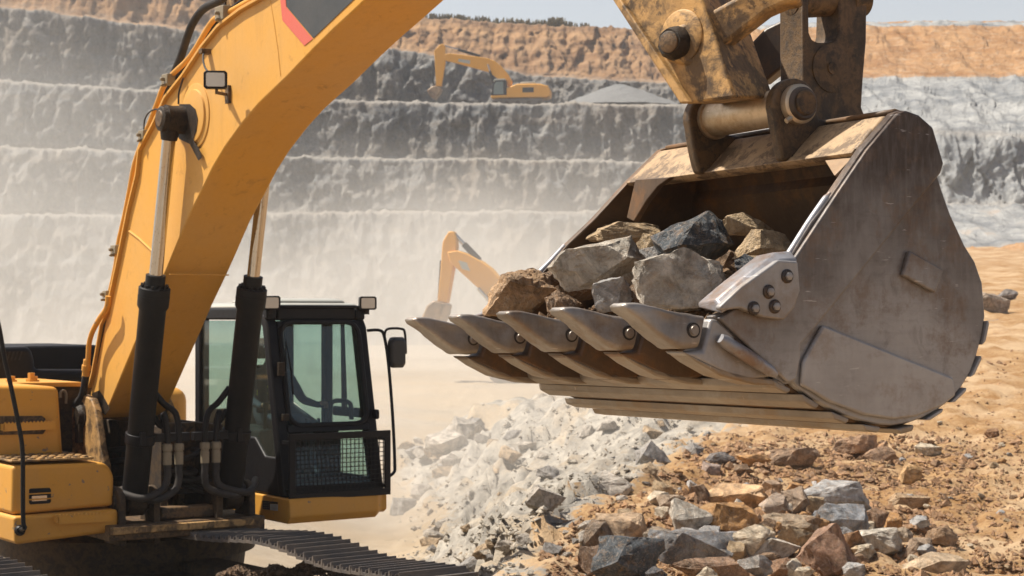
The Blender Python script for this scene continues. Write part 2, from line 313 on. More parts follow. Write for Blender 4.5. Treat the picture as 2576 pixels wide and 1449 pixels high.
def _ground_mat():
    N = NT('quarry_ground'); o = N.attr('orange'); wv = N.attr('white')
    n1 = N.noise(0.35, 8, 0.65); n2 = N.noise(2.2, 9, 0.7); n3 = N.noise(14, 7, 0.75)
    floor_ = N.mix(N.ramp(n2, [(0.35, 0), (0.65, 1)]), (0.30, 0.24, 0.175), (0.43, 0.37, 0.29)); floor_ = N.mix(N.math('MULTIPLY', N.ramp(n1, [(0.5, 0), (0.62, 1)]), 0.5), floor_, (0.25, 0.205, 0.155))
    floor_ = N.mix(N.ramp(N.noise(1, 6, 0.6, N.scaled((0.05, 0.4, 1))), [(0.35, 0), (0.65, 1)]), floor_, (0.38, 0.29, 0.19))
    org = N.mix(N.ramp(n2, [(0.35, 0), (0.65, 1)]), (0.27, 0.148, 0.058), (0.44, 0.295, 0.155))
    org = N.mix(N.math('MULTIPLY', N.ramp(n3, [(0.42, 0), (0.62, 1)]), 0.6), org, (0.20, 0.095, 0.038))
    org = N.mix(N.math('MULTIPLY', N.ramp(N.noise(0.7, 7, 0.65), [(0.45, 0), (0.6, 1)]), 0.5), org, (0.54, 0.41, 0.27))
    wh = N.mix(N.ramp(n2, [(0.35, 0), (0.62, 1)]), (0.19, 0.175, 0.155), (0.44, 0.40, 0.34))
    wh = N.mix(N.math('MULTIPLY', N.ramp(n1, [(0.52, 0), (0.64, 1)]), 0.6), wh, (0.44, 0.32, 0.19))
    wh = N.mix(N.math('MULTIPLY', N.ramp(n3, [(0.35, 1), (0.5, 0)]), 0.5), wh, (0.2, 0.19, 0.18))
    ed = N.math('MULTIPLY', N.math('SUBTRACT', n2, 0.5), 2.2)
    c = N.mix(N.ramp(N.math('ADD', wv, ed), [(0.4, 0), (0.6, 1)]), floor_, wh)
    c = N.mix(N.ramp(N.math('ADD', o, ed), [(0.42, 0), (0.58, 1)]), c, org)
    N.set('Base Color', c); N.set('Roughness', 0.95); N.set('Specular IOR Level', 0.15)
    N.bump(N.math('ADD', N.math('MULTIPLY', n2, 2), N.math('ADD', n3, N.noise(50, 5, 0.7))), 0.6, 0.05); return N.m
GX = axis(-260, 260, 1.6, 0.10, 1.035); GY = axis(-30, 420, 21, 0.11, 1.03)
rows = []; A1 = []; A2 = []
for y in GY:
    r = []
    for x in GX:
        z, f, s_ = height(x, y); r.append((x, y, z))
        A1.append(0.5 + s_ / (1.2 if y < 32 else 3.5)); A2.append(min(1, f * 3) if y < 130 else 0)
    rows.append(r)
tag(grid_mesh('ground', rows, _ground_mat(), {'orange': A1, 'white': A2}), 'pale dusty quarry floor rising to the orange dirt bank')
def ground_hit(px, py):
    u, v = uv(px, py); d = 9.0; st = 0.35
    while d < 150:
        if height(u * d, d)[0] >= EYE + v * d:
            a, b = d - st, d
            for _ in range(6):
                m = (a + b) / 2
                if height(u * m, m)[0] >= EYE + v * m: b = m
                else: a = m
            return Vector((u * b, b, EYE + v * b))
        st = 0.35 if d < 30 else 0.8; d += st
    return Vector((u * 60, 60, 1))
# ---------------------------------------------------------------- quarry walls (terraces)
def interp(T, x):
    if x <= T[0][0]: return T[0][1]
    for (a, va), (b, vb) in zip(T, T[1:]):
        if x <= b: return va + (vb - va) * (x - a) / (b - a)
    return T[-1][1]
def terrace(name, x0, x1, nx, levels, mat, amp=1.0, warp=None):
    """levels: (table of heights along x, distance, rows down to the previous level, roughness, tone, dust)"""
    cols = [x0 + (x1 - x0) * i / nx for i in range(nx + 1)]; rows = []; tone = []; dust = []
    prev = None
    for (T, d, n, ro, tn, du) in levels:
        cur = (T, d, ro, tn, du)
        if prev is None: seq = [1.0]
        else: seq = [(k + 1) / n for k in range(n)]
        for t in seq:
            r = []
            for i, x in enumerate(cols):
                y = interp(T, x); dd = d; rr = ro; tt = tn; uu = du
                if prev is not None:
                    y0 = interp(prev[0], x); y = y0 + (y - y0) * t; dd = prev[1] + (d - prev[1]) * t
                    rr = ro * (0.25 + 0.75 * min(1, 4 * t * (1 - t) + 0.15)); tt = tn; uu = du
                    uu = du + (1 - du) * (max(0, (t - 0.93) / 0.07) if n > 8 else 0) * 0.55 + (0.75 * max(0, (0.16 - t) / 0.16) if n > 8 else 0)
                if warp: dd += warp(x)
                p = P(x, y, dd); q = p * 0.1
                big = fr(q.x * 0.55, q.z * 0.3, 5, 3); med = fr(q.x * 2.0, q.z * 1.1, 9 + dd * 0.01, 5); sm = fr(q.x * 7, q.z * 7, 2, 4)
                ridge = 1 - abs(fr(q.x * 1.6, q.z * 0.7, 31, 3)) * 2
                bx_ = blk(q.x * 3.6, q.z * 1.6, dd) ; bs_ = blk(q.x * 10, q.z * 4.0, dd + 40)
                off = (big * 1.8 + med * 0.55 + sm * 0.8 + ridge * 0.3 + bx_ * 1.3 + bs_ * 0.9) * rr * amp
                jag = (med * 0.14 + sm * 0.30 + 0.2 * fr(q.x * 22, 0, d, 3)) * amp * (1.0 if prev and t > 0.9 else 0.4)
                r.append((p.x, p.y - off, p.z + jag)); tone.append(tt); dust.append(uu)
            rows.append(r)
        prev = cur
    return tag(grid_mesh(name, rows, mat, {'tone': tone, 'dust': dust}))
def _wall_mat():
    N = NT('quarry_rock_face'); tn = N.attr('tone'); du = N.attr('dust')
    n0 = N.noise(0.06, 6, 0.6); n1 = N.noise(0.3, 8, 0.65, dist=0.5); n2 = N.noise(1.3, 8, 0.7); n3 = N.noise(1, 6, 0.65, N.scaled((0.7, 0.7, 0.22)))
    ly = N.noise(1, 6, 0.65, N.scaled((0.05, 0.05, 0.7)))
    g = N.mix(N.ramp(n1, [(0.32, 0), (0.68, 1)]), (0.075, 0.083, 0.092), (0.20, 0.197, 0.19))
    g = N.mix(N.math('MULTIPLY', N.ramp(n3, [(0.52, 0), (0.62, 1)]), 0.55), g, (0.33, 0.31, 0.28))
    g = N.mix(N.math('MULTIPLY', N.ramp(n2, [(0.57, 0), (0.66, 1)]), 0.4), g, (0.34, 0.32, 0.295)); g = N.mix(N.math('MULTIPLY', N.ramp(n2, [(0.34, 1), (0.44, 0)]), 0.7), g, (0.05, 0.055, 0.06))
    g = N.mix(N.math('MULTIPLY', N.ramp(n0, [(0.5, 0), (0.65, 1)]), 0.4), g, (0.22, 0.155, 0.09))
    g = N.mix(N.math('MULTIPLY', N.ramp(N.noise(1, 7, 0.7, N.scaled((0.04, 0.04, 0.8))), [(0.45, 0), (0.62, 1)]), 0.5), g, (0.17, 0.135, 0.10))
    g = N.mix(N.math('MULTIPLY', N.ramp(N.noise(4.5, 6, 0.75), [(0.5, 0), (0.66, 1)]), 0.5), g, (0.045, 0.048, 0.05))
    b = N.mix(N.ramp(ly, [(0.35, 0), (0.62, 1)]), (0.115, 0.062, 0.034), (0.30, 0.175, 0.088))
    b = N.mix(N.math('MULTIPLY', N.ramp(n1, [(0.4, 0), (0.65, 1)]), 0.5), b, (0.36, 0.235, 0.135))
    l_ = N.mix(N.ramp(n1, [(0.38, 0), (0.6, 1)]), (0.16, 0.17, 0.18), (0.35, 0.35, 0.34))
    l_ = N.mix(N.math('MULTIPLY', N.ramp(n2, [(0.52, 0), (0.68, 1)]), 0.5), l_, (0.16, 0.17, 0.19))
    o = N.mix(N.ramp(n1, [(0.35, 0), (0.65, 1)]), (0.25, 0.125, 0.05), (0.40, 0.235, 0.115))
    o = N.mix(N.math('MULTIPLY', N.ramp(n2, [(0.5, 0), (0.66, 1)]), 0.5), o, (0.42, 0.33, 0.24))
    # tone: 0 grey, 1 brown overburden, 2 pale rock, 3 orange soil
    c = N.mix(N.ramp(N.math('ADD', tn, N.math('MULTIPLY', N.math('SUBTRACT', n1, 0.5), 1.2)), [(0.42, 0), (0.58, 1)]), g, b)
    t2 = N.math('SUBTRACT', tn, 1.0); c = N.mix(N.ramp(t2, [(0.45, 0), (0.55, 1)]), c, l_)
    t3 = N.math('ADD', N.math('SUBTRACT', tn, 2.0), N.math('MULTIPLY', N.math('SUBTRACT', n1, 0.5), 1.0)); c = N.mix(N.ramp(t3, [(0.42, 0), (0.58, 1)]), c, o)
    c = N.mix(N.math('MULTIPLY', N.ramp(N.math('ADD', du, N.math('MULTIPLY', N.math('SUBTRACT', n2, 0.5), 0.8)), [(0.3, 0), (0.85, 1)]), 0.7), c, (0.29, 0.262, 0.228))
    N.set('Base Color', c); N.set('Roughness', 0.95); N.set('Specular IOR Level', 0.1)
    N.bump(N.math('ADD', N.math('MULTIPLY', n1, 2.0), N.math('ADD', n2, n3)), 0.7, 0.4); return N.m
WM = _wall_mat()
L0 = [(-100, 880), (2100, 872)]
L1 = [(-100, 541), (400, 538), (680, 534), (1500, 529), (2100, 520)]
L2 = [(-100, 368), (350, 378), (730, 392), (1000, 398), (1600, 405), (2100, 408)]
L3 = [(-100, 198), (100, 208), (400, 228), (880, 252), (1090, 258), (1700, 262), (2100, 262)]
L4 = [(-100, 4), (120, 26), (330, 56), (600, 88), (880, 112), (1020, 124), (1180, 150), (1330, 186), (1480, 196), (1700, 205), (2100, 205)]
L5 = [(-100, -330), (300, -300), (560, -130), (800, -40), (960, 25), (1080, 46), (1250, 56), (1400, 66), (1560, 72), (1720, 84), (2100, 84)]
def sh(T, k): return [(x, y + k) for x, y in T]
terrace('quarry_wall', -160, 2100, 620, [
    (L0, 176, 1, 0.2, 0, 0.8), (sh(L1, 5), 186, 52, 1.0, 0, 0.05), (L1, 187.5, 3, 0.15, 0, 0.8), (sh(L1, 2), 192, 4, 0.1, 0, 0.6),
    (sh(L2, 5), 195, 26, 1.0, 0, 0.05), (L2, 196.5, 3, 0.15, 0, 0.8), (sh(L2, 2), 200, 4, 0.1, 0, 0.6),
    (sh(L3, 5), 203, 26, 1.0, 0, 0.05), (L3, 204.5, 3, 0.15, 0, 0.8), (sh(L3, 2), 216, 5, 0.05, 0, 0.6),
    (sh(L4, 5), 219, 26, 1.0, 0.12, 0.0), (L4, 220.5, 3, 0.3, 0.7, 0.5), (sh(L4, 2), 225, 4, 0.2, 1, 0.3),
    (L5, 240, 40, 1.1, 1.0, -0.2), (sh(L5, 3), 262, 5, 0.3, 1.0, 0.2)], WM, 1.0)
R0 = [(1700, 690), (2400, 655), (2600, 640), (2900, 636)]
R1 = [(1700, 640), (2400, 628), (2600, 616), (2900, 612)]
R2 = [(1700, 512), (2400, 512), (2600, 518), (2900, 520)]
R3 = [(1700, 330), (2180, 332), (2600, 350), (2900, 360)]
R4 = [(1760, 200), (2180, 198), (2400, 196), (2900, 192)]
R5 = [(1760, 96), (1900, 74), (2180, 66), (2400, 64), (2900, 72)]
R6 = [(1760, 90), (1900, 66), (2180, 56), (2400, 52), (2600, 54), (2900, 62)]
def wr(x): return 55 * smooth((1900 - x) / 180.0)
terrace('quarry_wall_east', 1745, 2960, 420, [
    (R0, 100, 1, 0.1, 3, 0.1), (R1, 104, 8, 0.25, 3, 0.0), (sh(R1, 2), 106, 2, 0.2, 3, 0.0), (R2, 122, 30, 0.45, 2.35, 0.1), (sh(R2, 2), 126, 3, 0.1, 2, 0.6),
    (R3, 130, 34, 1.0, 2, 0.0), (R4, 150, 26, 0.8, 2, 0.12), (R5, 172, 26, 0.6, 3, -0.1), (R6, 175, 5, 0.5, 2, 0.1), (sh(R6, 3), 200, 4, 0.3, 3, 0.1)], WM, 0.8, wr)
bpy.data.objects['quarry_wall_east'].name = 'quarry_terraces'
# gravel heap on the top bench
def rockdisp(p, s, seed, a=0.12):
    return a * fr(p.x * s + seed, p.y * s, p.z * s + seed * 3, 4)
hb = MB(); hc = P(1560, 262, 213); NR = 60; rings = []
for k in range(26):
    t = k / 25; R_ = 6.4 * (1 - t) ** 0.9 * 1.25; r = []
    for i in range(NR):
        a = 2 * pi * i / NR; p = Vector((hc.x + R_ * 1.0 * cos(a), hc.y + R_ * 0.8 * sin(a), hc.z - 0.5 + 2.9 * t ** 1.05))
        p.z += 0.12 * fr(p.x * 1.2, p.y * 1.2, p.z, 3); r.append(p)
    rings.append(r)
hb.loft(rings)
NG = NT('grey_gravel'); gg = NG.noise(3, 7, 0.75); NG.set('Base Color', NG.mix(gg, (0.11, 0.115, 0.12), (0.24, 0.24, 0.235))); NG.set('Roughness', 0.95); NG.bump(gg, 0.8, 0.3)
tag(hb.build('gravel_heap', NG.m), 'cone of grey gravel on the top bench beside the far excavator', 'gravel heap')
# dry grass tufts along the skyline
random.seed(5); gb = MB()
for i in range(700):
    x = random.choice([random.gauss(1130, 50), random.gauss(1330, 60), random.uniform(1080, 1480), random.gauss(1400, 15)])
    p = P(x, interp(L5, x) + 6, 243); h = random.uniform(0.4, 1.1) * (1.4 if abs(x - 1400) < 20 else 1)
    a = random.uniform(0, pi); dx = Vector((cos(a), sin(a), 0)) * 0.22; lean = Vector((random.uniform(-.3, .3), random.uniform(-.3, .3), h))
    gb.add([p - dx, p + dx, p + lean + dx * 0.3, p + lean - dx * 0.3], [(0, 1, 2, 3)])
NG2 = NT('dry_grass'); NG2.set('Base Color', NG2.mix(NG2.noise(0.3), (0.10, 0.10, 0.04), (0.22, 0.17, 0.09))); NG2.set('Roughness', 0.9)
tag(gb.build('grass', NG2.m, smooth=False), 'dry grass fringe along the skyline above the brown overburden', 'grass', kind='stuff')
# ================================================================ the large excavator
fE = Vector((0.566, -0.824, 0)); lE = Vector((0.824, 0.566, 0)); nE = -lE; Z = Vector((0, 0, 1))
EX = empty('excavator', (-3.45, 17.1, 0.0))
tag(EX, 'large yellow excavator with black cab raising a bucket full of rocks', 'excavator')
BW = 0.57                                                     # boom width
BP = PL(P(270, 1040, 16.3), nE)                               # plane of the boom's sunlit side
def b_(L): return BP.pts(L)
up = [(222, 1030), (230, 975), (240, 937), (261, 817), (274, 790), (305, 646), (329, 526), (350, 440), (357, 377), (391, 315), (422, 247), (466, 192), (514, 120), (555, 69), (610, 27), (658, 0), (770, -75), (1000, -190), (1260, -300)]
lowc = [(1350, -235), (1180, -205), (1010, -90), (950, -30), (889, 28), (840, 73), (789, 123), (720, 195), (651, 261), (610, 309), (566, 370), (535, 422), (507, 480), (470, 553), (442, 622), (418, 680), (380, 765), (346, 848), (309, 937), (268, 1036), (250, 1052)]
MB().prism([p for p in b_(up + lowc)], lE * BW).build('boom', M['yellow'], EX, bevel=0.012)
# projecting top flange and the weld beads on the side
def strip(pl, L, w_, th, name, m, out=1, inn=True):
    a = pl.pts(L); q = MB()
    for i in range(len(a) - 1):
        t = (a[i + 1] - a[i]).normalized(); s_ = t.cross(pl.n).normalized() * w_
        t0 = (a[i] - a[max(i - 1, 0)]).normalized() if i else t
        q.prism([a[i] - t * 0.004, a[i + 1], a[i + 1] + s_, a[i] + s_], pl.n * th)
    return q.build(name, m, EX, smooth=False)
up2 = up[1:]
a = b_(up2); q = MB(); ringsT = []
for i, p in enumerate(a):
    t = (a[min(i + 1, len(a) - 1)] - a[max(i - 1, 0)]).normalized(); s_ = nE.cross(t).normalized()
    if s_.z < 0 and i > 4: s_ = s_
    o = s_ if s_.dot(Vector((0, 0, 1))) > 0 or True else -s_
    inw = (b_([(600, 300)])[0] - p); o = -o if o.dot(inw) > 0 else o
    ringsT.append([p + nE * 0.035 - o * 0.004, p + nE * 0.035 + o * 0.02, p + lE * (BW + 0.035) + o * 0.02, p + lE * (BW + 0.035) - o * 0.004])
q.loft(ringsT).build('boom_flange', M['yellow'], EX, bevel=0.003)
MB().tube(BP.off(0.002).pts([(326, 582), (350, 600), (384, 632)]), 0.011, 6).build('weld_seam', M['yellow'], EX)
MB().tube(BP.off(0.000).pts([(680, 0), (690, 60), (700, 130), (706, 190)]), 0.005, 6).build('weld_seam', M['yellow'], EX)
for ya, yb in (((424, 690), (572, 694)),):
    p0 = BP.hit(*ya) + lE * 0.01 - Z * 0.0; MB().tube([p0 + nE * 0.0, p0 + lE * 0.54], 0.006, 6).build('weld_seam', M['yellow'], EX)
# decal: dark panel with red border
MB().prism(BP.off(0.0015).pts([(720, -60), (720, -10), (722, 17), (789, 96), (886, 3), (940, -50)]), nE * 0.003).build('dark_panel', M['decal'], EX, smooth=False)
MB().prism(BP.off(0.0015).pts([(706, -60), (706, 0), (711, 51), (766, 115), (787, 98), (720.5, 18), (718.5, -10), (718.5, -60)]), nE * 0.003).build('red_stripe', M['decal_red'], EX, smooth=False)
# round boss on the boom and cylinder head pin
bc = BP.hit(492, 292)
MB().lathe(bc - nE * 0.01, bc + nE * 0.012, [(0, 0.265), (0.8, 0.265), (1, 0.25)], 48).build('pin_boss_plate', M['yellow'], EX)
MB().lathe(bc + nE * 0.0, bc + nE * 0.03, [(0, 0.22), (0.9, 0.21), (1, 0.19)], 40).build('pin_boss_plate', M['yellow'], EX)
CO = 0.13
CP = BP.off(CO)
head = BP.hit(473, 292)
def cylset(shift, vis):
    D = lE * shift
    A = CP.hit(430, 300) + D; G = CP.hit(396, 694) + D; B = CP.hit(337, 1262) + D
    ax = (B - A).normalized(); G = A + ax * (G - A).length
    MB().cyl(A + ax * 0.07, G + ax * 0.02, 0.056, n=28).build('rod', M['chrome'], EX)
    L = (B - A).length; g = (G - A).length
    bar = MB().lathe(G - ax * 0.0, G + ax * (L - g), [(0, 0.082), (0.052, 0.082), (0.0521, 0.125), (0.056, 0.131), (0.085, 0.131), (0.0852, 0.127), (0.089, 0.127), (0.0892, 0.132), (0.135, 0.13), (0.15, 0.112), (0.96, 0.108), (0.975, 0.10), (1, 0.085)], 32).build('barrel', M['barrel'], EX)
    x, y, _ = basis(ax); bb = MB()
    for k in range(12):
        c = G + ax * (0.052 * (L - g) - 0.012) + (x * cos(k * pi / 6) + y * sin(k * pi / 6)) * 0.104
        bb.cyl(c - ax * 0.012, c + ax * 0.02, 0.014, n=6)
    bb.build('bolt_ring', M['barrel'], bar, smooth=False)
    for k in range(3):
        pass
    # eye at the foot
    MB().lathe(B + ax * 0.0 - lE * 0.09, B + lE * 0.09, [(0, 0.10), (0.1, 0.12), (0.9, 0.12), (1, 0.10)], 28).build('barrel_eye', M['grease'], EX)
    for s in (-1, 1):
        c = B + lE * 0.155 * s
        br = MB().lathe(c - lE * 0.03, c + lE * 0.03, [(0, 0.125), (0.1, 0.135), (0.9, 0.135), (1, 0.125)], 28)
        br.prism([c - lE * 0.03 + fE * 0.13, c - lE * 0.03 - fE * 0.13, c - lE * 0.03 - fE * 0.2 - Z * 0.35, c - lE * 0.03 + fE * 0.14 - Z * 0.35], lE * 0.058)
        br.build('foot_bracket', M['frame'], EX, bevel=0.006)
        c2 = c - lE * 0.035 if s < 0 else c + lE * 0.035
        MB().lathe(c - lE * 0.05, c + lE * 0.05, [(0, 0.065), (0.1, 0.072), (0.9, 0.072), (1, 0.065)], 24).build('foot_pin', M['grease'], EX)
    return A, G, B, ax
A1_, G1, B1, ax1 = cylset(0, True)
A2_, G2, B2, ax2 = cylset(BW + 2 * CO + 0.06, True)
random.seed(3)
# greasy rod end with its pin cap, left and right of the boom
for A, s in ((A1_, 1), (A2_, -1)):
    e = nE * s
    q = MB().lathe(A - e * 0.125, A + e * 0.10, [(0, 0.10), (0.12, 0.118), (0.5, 0.112), (0.8, 0.115), (0.81, 0.105), (0.97, 0.10), (1, 0.085)], 30)
    for v in q.v: v += Vector((fr(v.x * 30, v.y * 30, v.z * 30), fr(v.z * 28, v.x * 30, 1), fr(v.y * 30, 2, v.z * 30))) * 0.006
    h = q.build('rod_end', M['grease'], EX)
    ax = ax1 if s > 0 else ax2
    MB().lathe(A + ax * 0.05, A + ax * 0.17, [(0, 0.085), (0.6, 0.075), (1, 0.066)], 24).build('rod_collar', M['grease'], EX)
    MB().lathe(A + e * 0.10, A + e * 0.108, [(0, 0.07), (1, 0.062)], 24).build('pin_cap', M['yellow_brown'], h)
# oil running down the boom below the pin
stn = [(452, 262), (478, 262), (492, 275), (498, 300), (494, 330), (486, 352), (500, 372), (508, 396), (500, 404), (490, 385), (478, 362), (452, 350), (440, 330), (444, 300)]
MB().prism(BP.off(0.032).pts(stn[:10] + stn[10:]), nE * 0.003).build('grease_smear', M['grease'], EX, smooth=False)
for gp_ in ([(231, 990), (250, 982), (262, 1000), (277, 1028), (266, 1044), (240, 1026)], [(262, 800), (268, 802), (258, 850), (244, 915), (238, 930), (242, 900)]):
    MB().prism(BP.off(0.0015).pts(gp_), nE * 0.003).build('grease_smear', M['grease'], EX, smooth=False)
# cylinder clamp band with hose manifold, four hoses each
def hoses(B, ax, side, A):
    c = B - ax * 0.56
    bd = MB().lathe(c - ax * 0.045, c + ax * 0.045, [(0, 0.122), (0.05, 0.125), (0.95, 0.125), (1, 0.122)], 28)
    c_ = c + lE * 0.135 * side - fE * 0.02
    bd.box(c_ + lE * 0.12 * side + fE * 0.05, 0.17, 0.035, 0.035, lE, fE, Z)
    bd.box(c + fE * 0.12 - lE * 0.03, 0.022, 0.02, 0.055, lE, fE, Z)
    bd.build('hose_clamp', M['black'], EX, bevel=0.006)
    for k in (0, 1):
        h = c + lE * (0.22 + 0.105 * k) * side + fE * 0.06
        # steel pipe from behind the barrel
        top = B - ax * (0.98 - 0.2 * (1 - k)) + lE * 0.09 * side - fE * 0.05
        MB().tube([top - Z * 0.0, top + lE * 0.10 * side - Z * 0.12, h + Z * 0.2 - lE * 0.03 * side, h + Z * 0.03, h - Z * 0.06], 0.027, 12, 6).build('steel_pipe', M['black'], EX)
        f_ = MB().lathe(h - Z * 0.05, h - Z * 0.23, [(0, 0.034), (0.06, 0.044), (0.32, 0.044), (0.34, 0.034), (0.42, 0.034), (0.44, 0.038), (1, 0.038)], 12).build('hose_fitting', M['fitting'], EX)
        e0 = h - Z * 0.22; dn = 0.0 + 0.02 * k
        hose_m = MB().tube([e0, e0 - Z * 0.06, e0 - Z * (dn + 0.12) + lE * 0.0 * side, e0 - Z * (dn + 0.22) - lE * 0.05 * side, e0 - Z * (dn + 0.28) - lE * (0.24 if side > 0 else -0.3) , e0 - Z * (dn + 0.2) - lE * (0.42 if side > 0 else -0.5) - fE * 0.25], 0.031, 12, 7)
        hose_m.build('hydraulic_hose', M['rubber'], EX)
hoses(B1, ax1, 1, A1_); hoses(B2, ax2, -1, A2_)
# pipes clipped along the back of the boom
PB = BP.off(-0.02)
pipe = [(690, -30), (631, 0), (576, 31), (550, 42), (528, 62), (480, 141), (432, 189), (411, 219), (398, 254), (377, 309), (363, 343), (339, 411), (326, 480), (312, 550), (298, 612), (292, 665), (278, 732), (271, 763)]
MB().tube(PB.pts(pipe), 0.023, 12, 3).build('boom_pipe', M['yellow_body'], EX)
MB().tube(BP.off(0.1).pts([(272, 745), (268, 775), (250, 802), (232, 836), (224, 866), (222, 895), (219, 925)]), 0.024, 12, 5).build('boom_pipe', M['yellow_body'], EX)
MB().tube(BP.off(-0.05).pts([(640, -20), (600, 8), (540, 60), (494, 135), (440, 205), (425, 250), (392, 310)]), 0.016, 8, 3).build('thin_pipe', M['black'], EX)
q = MB(); c0 = BP.off(0.1).hit(219, 905)
q.lathe(c0, BP.off(0.1).hit(215, 950), [(0, 0.033), (0.3, 0.033), (0.31, 0.042), (0.6, 0.042), (0.61, 0.034), (1, 0.034)], 12).build('pipe_fitting', M['yellow_body'], EX)
MB().tube(BP.off(0.1).pts([(216, 945), (213, 965), (207, 995), (190, 1020)]), 0.034, 12, 4).build('boom_hose', M['rubber'], EX)
MB().tube(BP.off(-0.15).pts([(590, -30), (555, 0), (514, 21), (487, 55), (471, 93), (457, 137), (444, 170), (429, 206), (413, 244), (396, 285)]), 0.034, 14, 5).build('boom_hose', M['rubber'], EX)
MB().tube(BP.off(0.03).pts([(402, 279), (390, 275), (374, 284), (364, 302), (362, 326)]), 0.007, 8, 5).build('grease_line', M['rubber'], EX)
MB().tube(BP.off(0.03).pts([(461, 197), (455, 215), (450, 235), (449, 262)]), 0.008, 8, 5).build('grease_line', M['rubber'], EX)
for (x, y, s) in ((562, 34, 1.4), (424, 200, 1.1), (364, 340, 1.0), (294, 628, 1.0), (272, 740, 0.8)):
    c = BP.off(0.0).hit(x, y)
    q = MB(); q.box(c, 0.055 * s, 0.04, 0.04 * s, fE, lE, Z)
    q.cyl(c + nE * 0.02, c + nE * 0.075, 0.018, n=6); q.cyl(c - Z * 0.05 + nE * 0.02, c - Z * 0.05 + nE * 0.07, 0.014, n=6)
    q.build('pipe_clamp', M['fitting'], EX, bevel=0.008)
# top of the boom: lifting lug with a hole
q = MB(); c = BP.off(-0.25).hit(566, 20)
q.prism([c + fE * 0.16 - Z * 0.22, c + fE * 0.18 + Z * 0.08, c + fE * 0.08 + Z * 0.2, c - fE * 0.08 + Z * 0.16, c - fE * 0.14 - Z * 0.05, c - fE * 0.2 - Z * 0.35], lE * 0.06)
lug = q.build('lug', M['yellow_dirty'], EX, bevel=0.01)
MB().cyl(c - lE * 0.01 - fE * 0.02 + Z * 0.05, c + lE * 0.01 - fE * 0.02 + Z * 0.05, 0.045).build('pin', M['grease'], lug)
# work light on the boom
def worklight(c, X, Y, Zv, s, name, m=M['mirror'], parent=None):
    """c centre, X width, Y forward out of the lens"""
    q = MB(); w_, h, d = 0.088 * s, 0.066 * s, 0.055 * s
    rings = []
    for yy, k in ((-d, 0.72), (-d * 0.2, 0.97), (d, 1.0)):
        rings.append([c + Y * yy + X * w_ * k * a_ + Zv * h * k * b__ for a_, b__ in ((-1, -0.8), (-0.85, -1), (0.85, -1), (1, -0.8), (1, 0.8), (0.85, 1), (-0.85, 1), (-1, 0.8))])
    q.loft(rings); o = q.build(name, m, parent or EX, bevel=0.004 * s)
    l = MB(); l.loft([[c + Y * (d + yy) + X * w_ * k * a_ + Zv * h * k * b__ for a_, b__ in ((-1, -0.8), (-0.85, -1), (0.85, -1), (1, -0.8), (1, 0.8), (0.85, 1), (-0.85, 1), (-1, 0.8))] for yy, k in ((0.001, 0.82), (0.006 * s, 0.78))])
    l.build('lens', M['lens'], o)
    rm = MB(); fo = [(-1, -0.8), (-0.85, -1), (0.85, -1), (1, -0.8), (1, 0.8), (0.85, 1), (-0.85, 1), (-1, 0.8), (-1, -0.8)]
    rm.tube([c + Y * d + X * w_ * 0.93 * a_ + Zv * h * 0.93 * b__ for a_, b__ in fo], 0.007 * s, 6); rm.build('bezel', M['black'], o)
    return o
wl = BP.off(0.20).hit(543, 203)
wd = (Vector((0.10, -1, 0.02))).normalized(); wx = wd.cross(Z).normalized() * -1
worklight(wl, wx, wd, Z, 1.02, 'work_light')
q = MB(); foot = BP.hit(577, 238); mid = BP.off(0.19).hit(545, 233)
q.tube([mid + Z * 0.03, mid, foot + nE * 0.03], 0.014, 6); q.box(foot + nE * 0.012, 0.012, 0.03, 0.07, nE, fE, Z)
q.build('light_bracket', M['yellow_brown'], EX, bevel=0.003)
MB().tube([BP.off(0.05).hit(513, 128), BP.off(0.10).hit(511, 150), BP.off(0.17).hit(517, 172), BP.off(0.19).hit(530, 186)], 0.008, 8, 5).build('light_cable', M['rubber'], EX)
MB().box(BP.off(0.03).hit(518, 130), 0.03, 0.05, 0.02, fE, nE, Z).build('cable_clip', M['yellow_brown'], EX, bevel=0.004)
# foot brackets of the boom (both sides), hub and interior of the main frame
KP = BP.off(0.10)
brk = [(168, 1150), (172, 1040), (184, 1001), (208, 993), (228, 1003), (239, 1032), (251, 1124), (262, 1175), (262, 1330), (168, 1330)]
MB().prism(KP.pts(brk), lE * 0.07).build('boom_foot_bracket', M['yellow_dirty'], EX, bevel=0.012)
pc = [v + lE * (BW + 0.13) for v in KP.pts(brk)]
MB().prism(pc, lE * 0.07).build('boom_foot_bracket', M['yellow_dirty'], EX, bevel=0.012)
kc = KP.hit(204, 1045)
q = MB().lathe(kc - nE * 0.02, kc + nE * 0.045, [(0, 0.13), (0.4, 0.125), (0.5, 0.09), (1, 0.07)], 24)
q.box(kc - Z * 0.16 + nE * 0.02, 0.05, 0.025, 0.09, fE, nE, Z)
for v in q.v: v += Vector((fr(v.x * 20, v.y * 20, v.z * 20), 0, fr(v.y * 20, 2, v.z * 20))) * 0.012
q.build('boom_foot_pin', M['grease'], EX)
FR = B1 - fE * 0.0      # front line of the frame runs through the cylinder feet
def loc_(f, l, z): return Vector((B1.x, B1.y, 0)) + fE * f + lE * l + Z * z
ZB = B1.z
def hbox(name, f0, f1, l0, l1, z0, z1, m, bev=0.02, seg=3, parent=None):
    return MB().prism([loc_(f0, l0, z0), loc_(f1, l0, z0), loc_(f1, l1, z0), loc_(f0, l1, z0)], Z * (z1 - z0)).build(name, m, parent or EX, bevel=bev, seg=seg)
hbox('deck_plate', -0.9, 0.20, -0.30, 1.13, ZB - 0.30, ZB - 0.17, M['yellow_brown'], 0.01)
hbox('deck_edge', 0.202, 0.26, -0.30, 1.0, ZB - 0.24, ZB - 0.18, M['yellow_dirty'], 0.008)
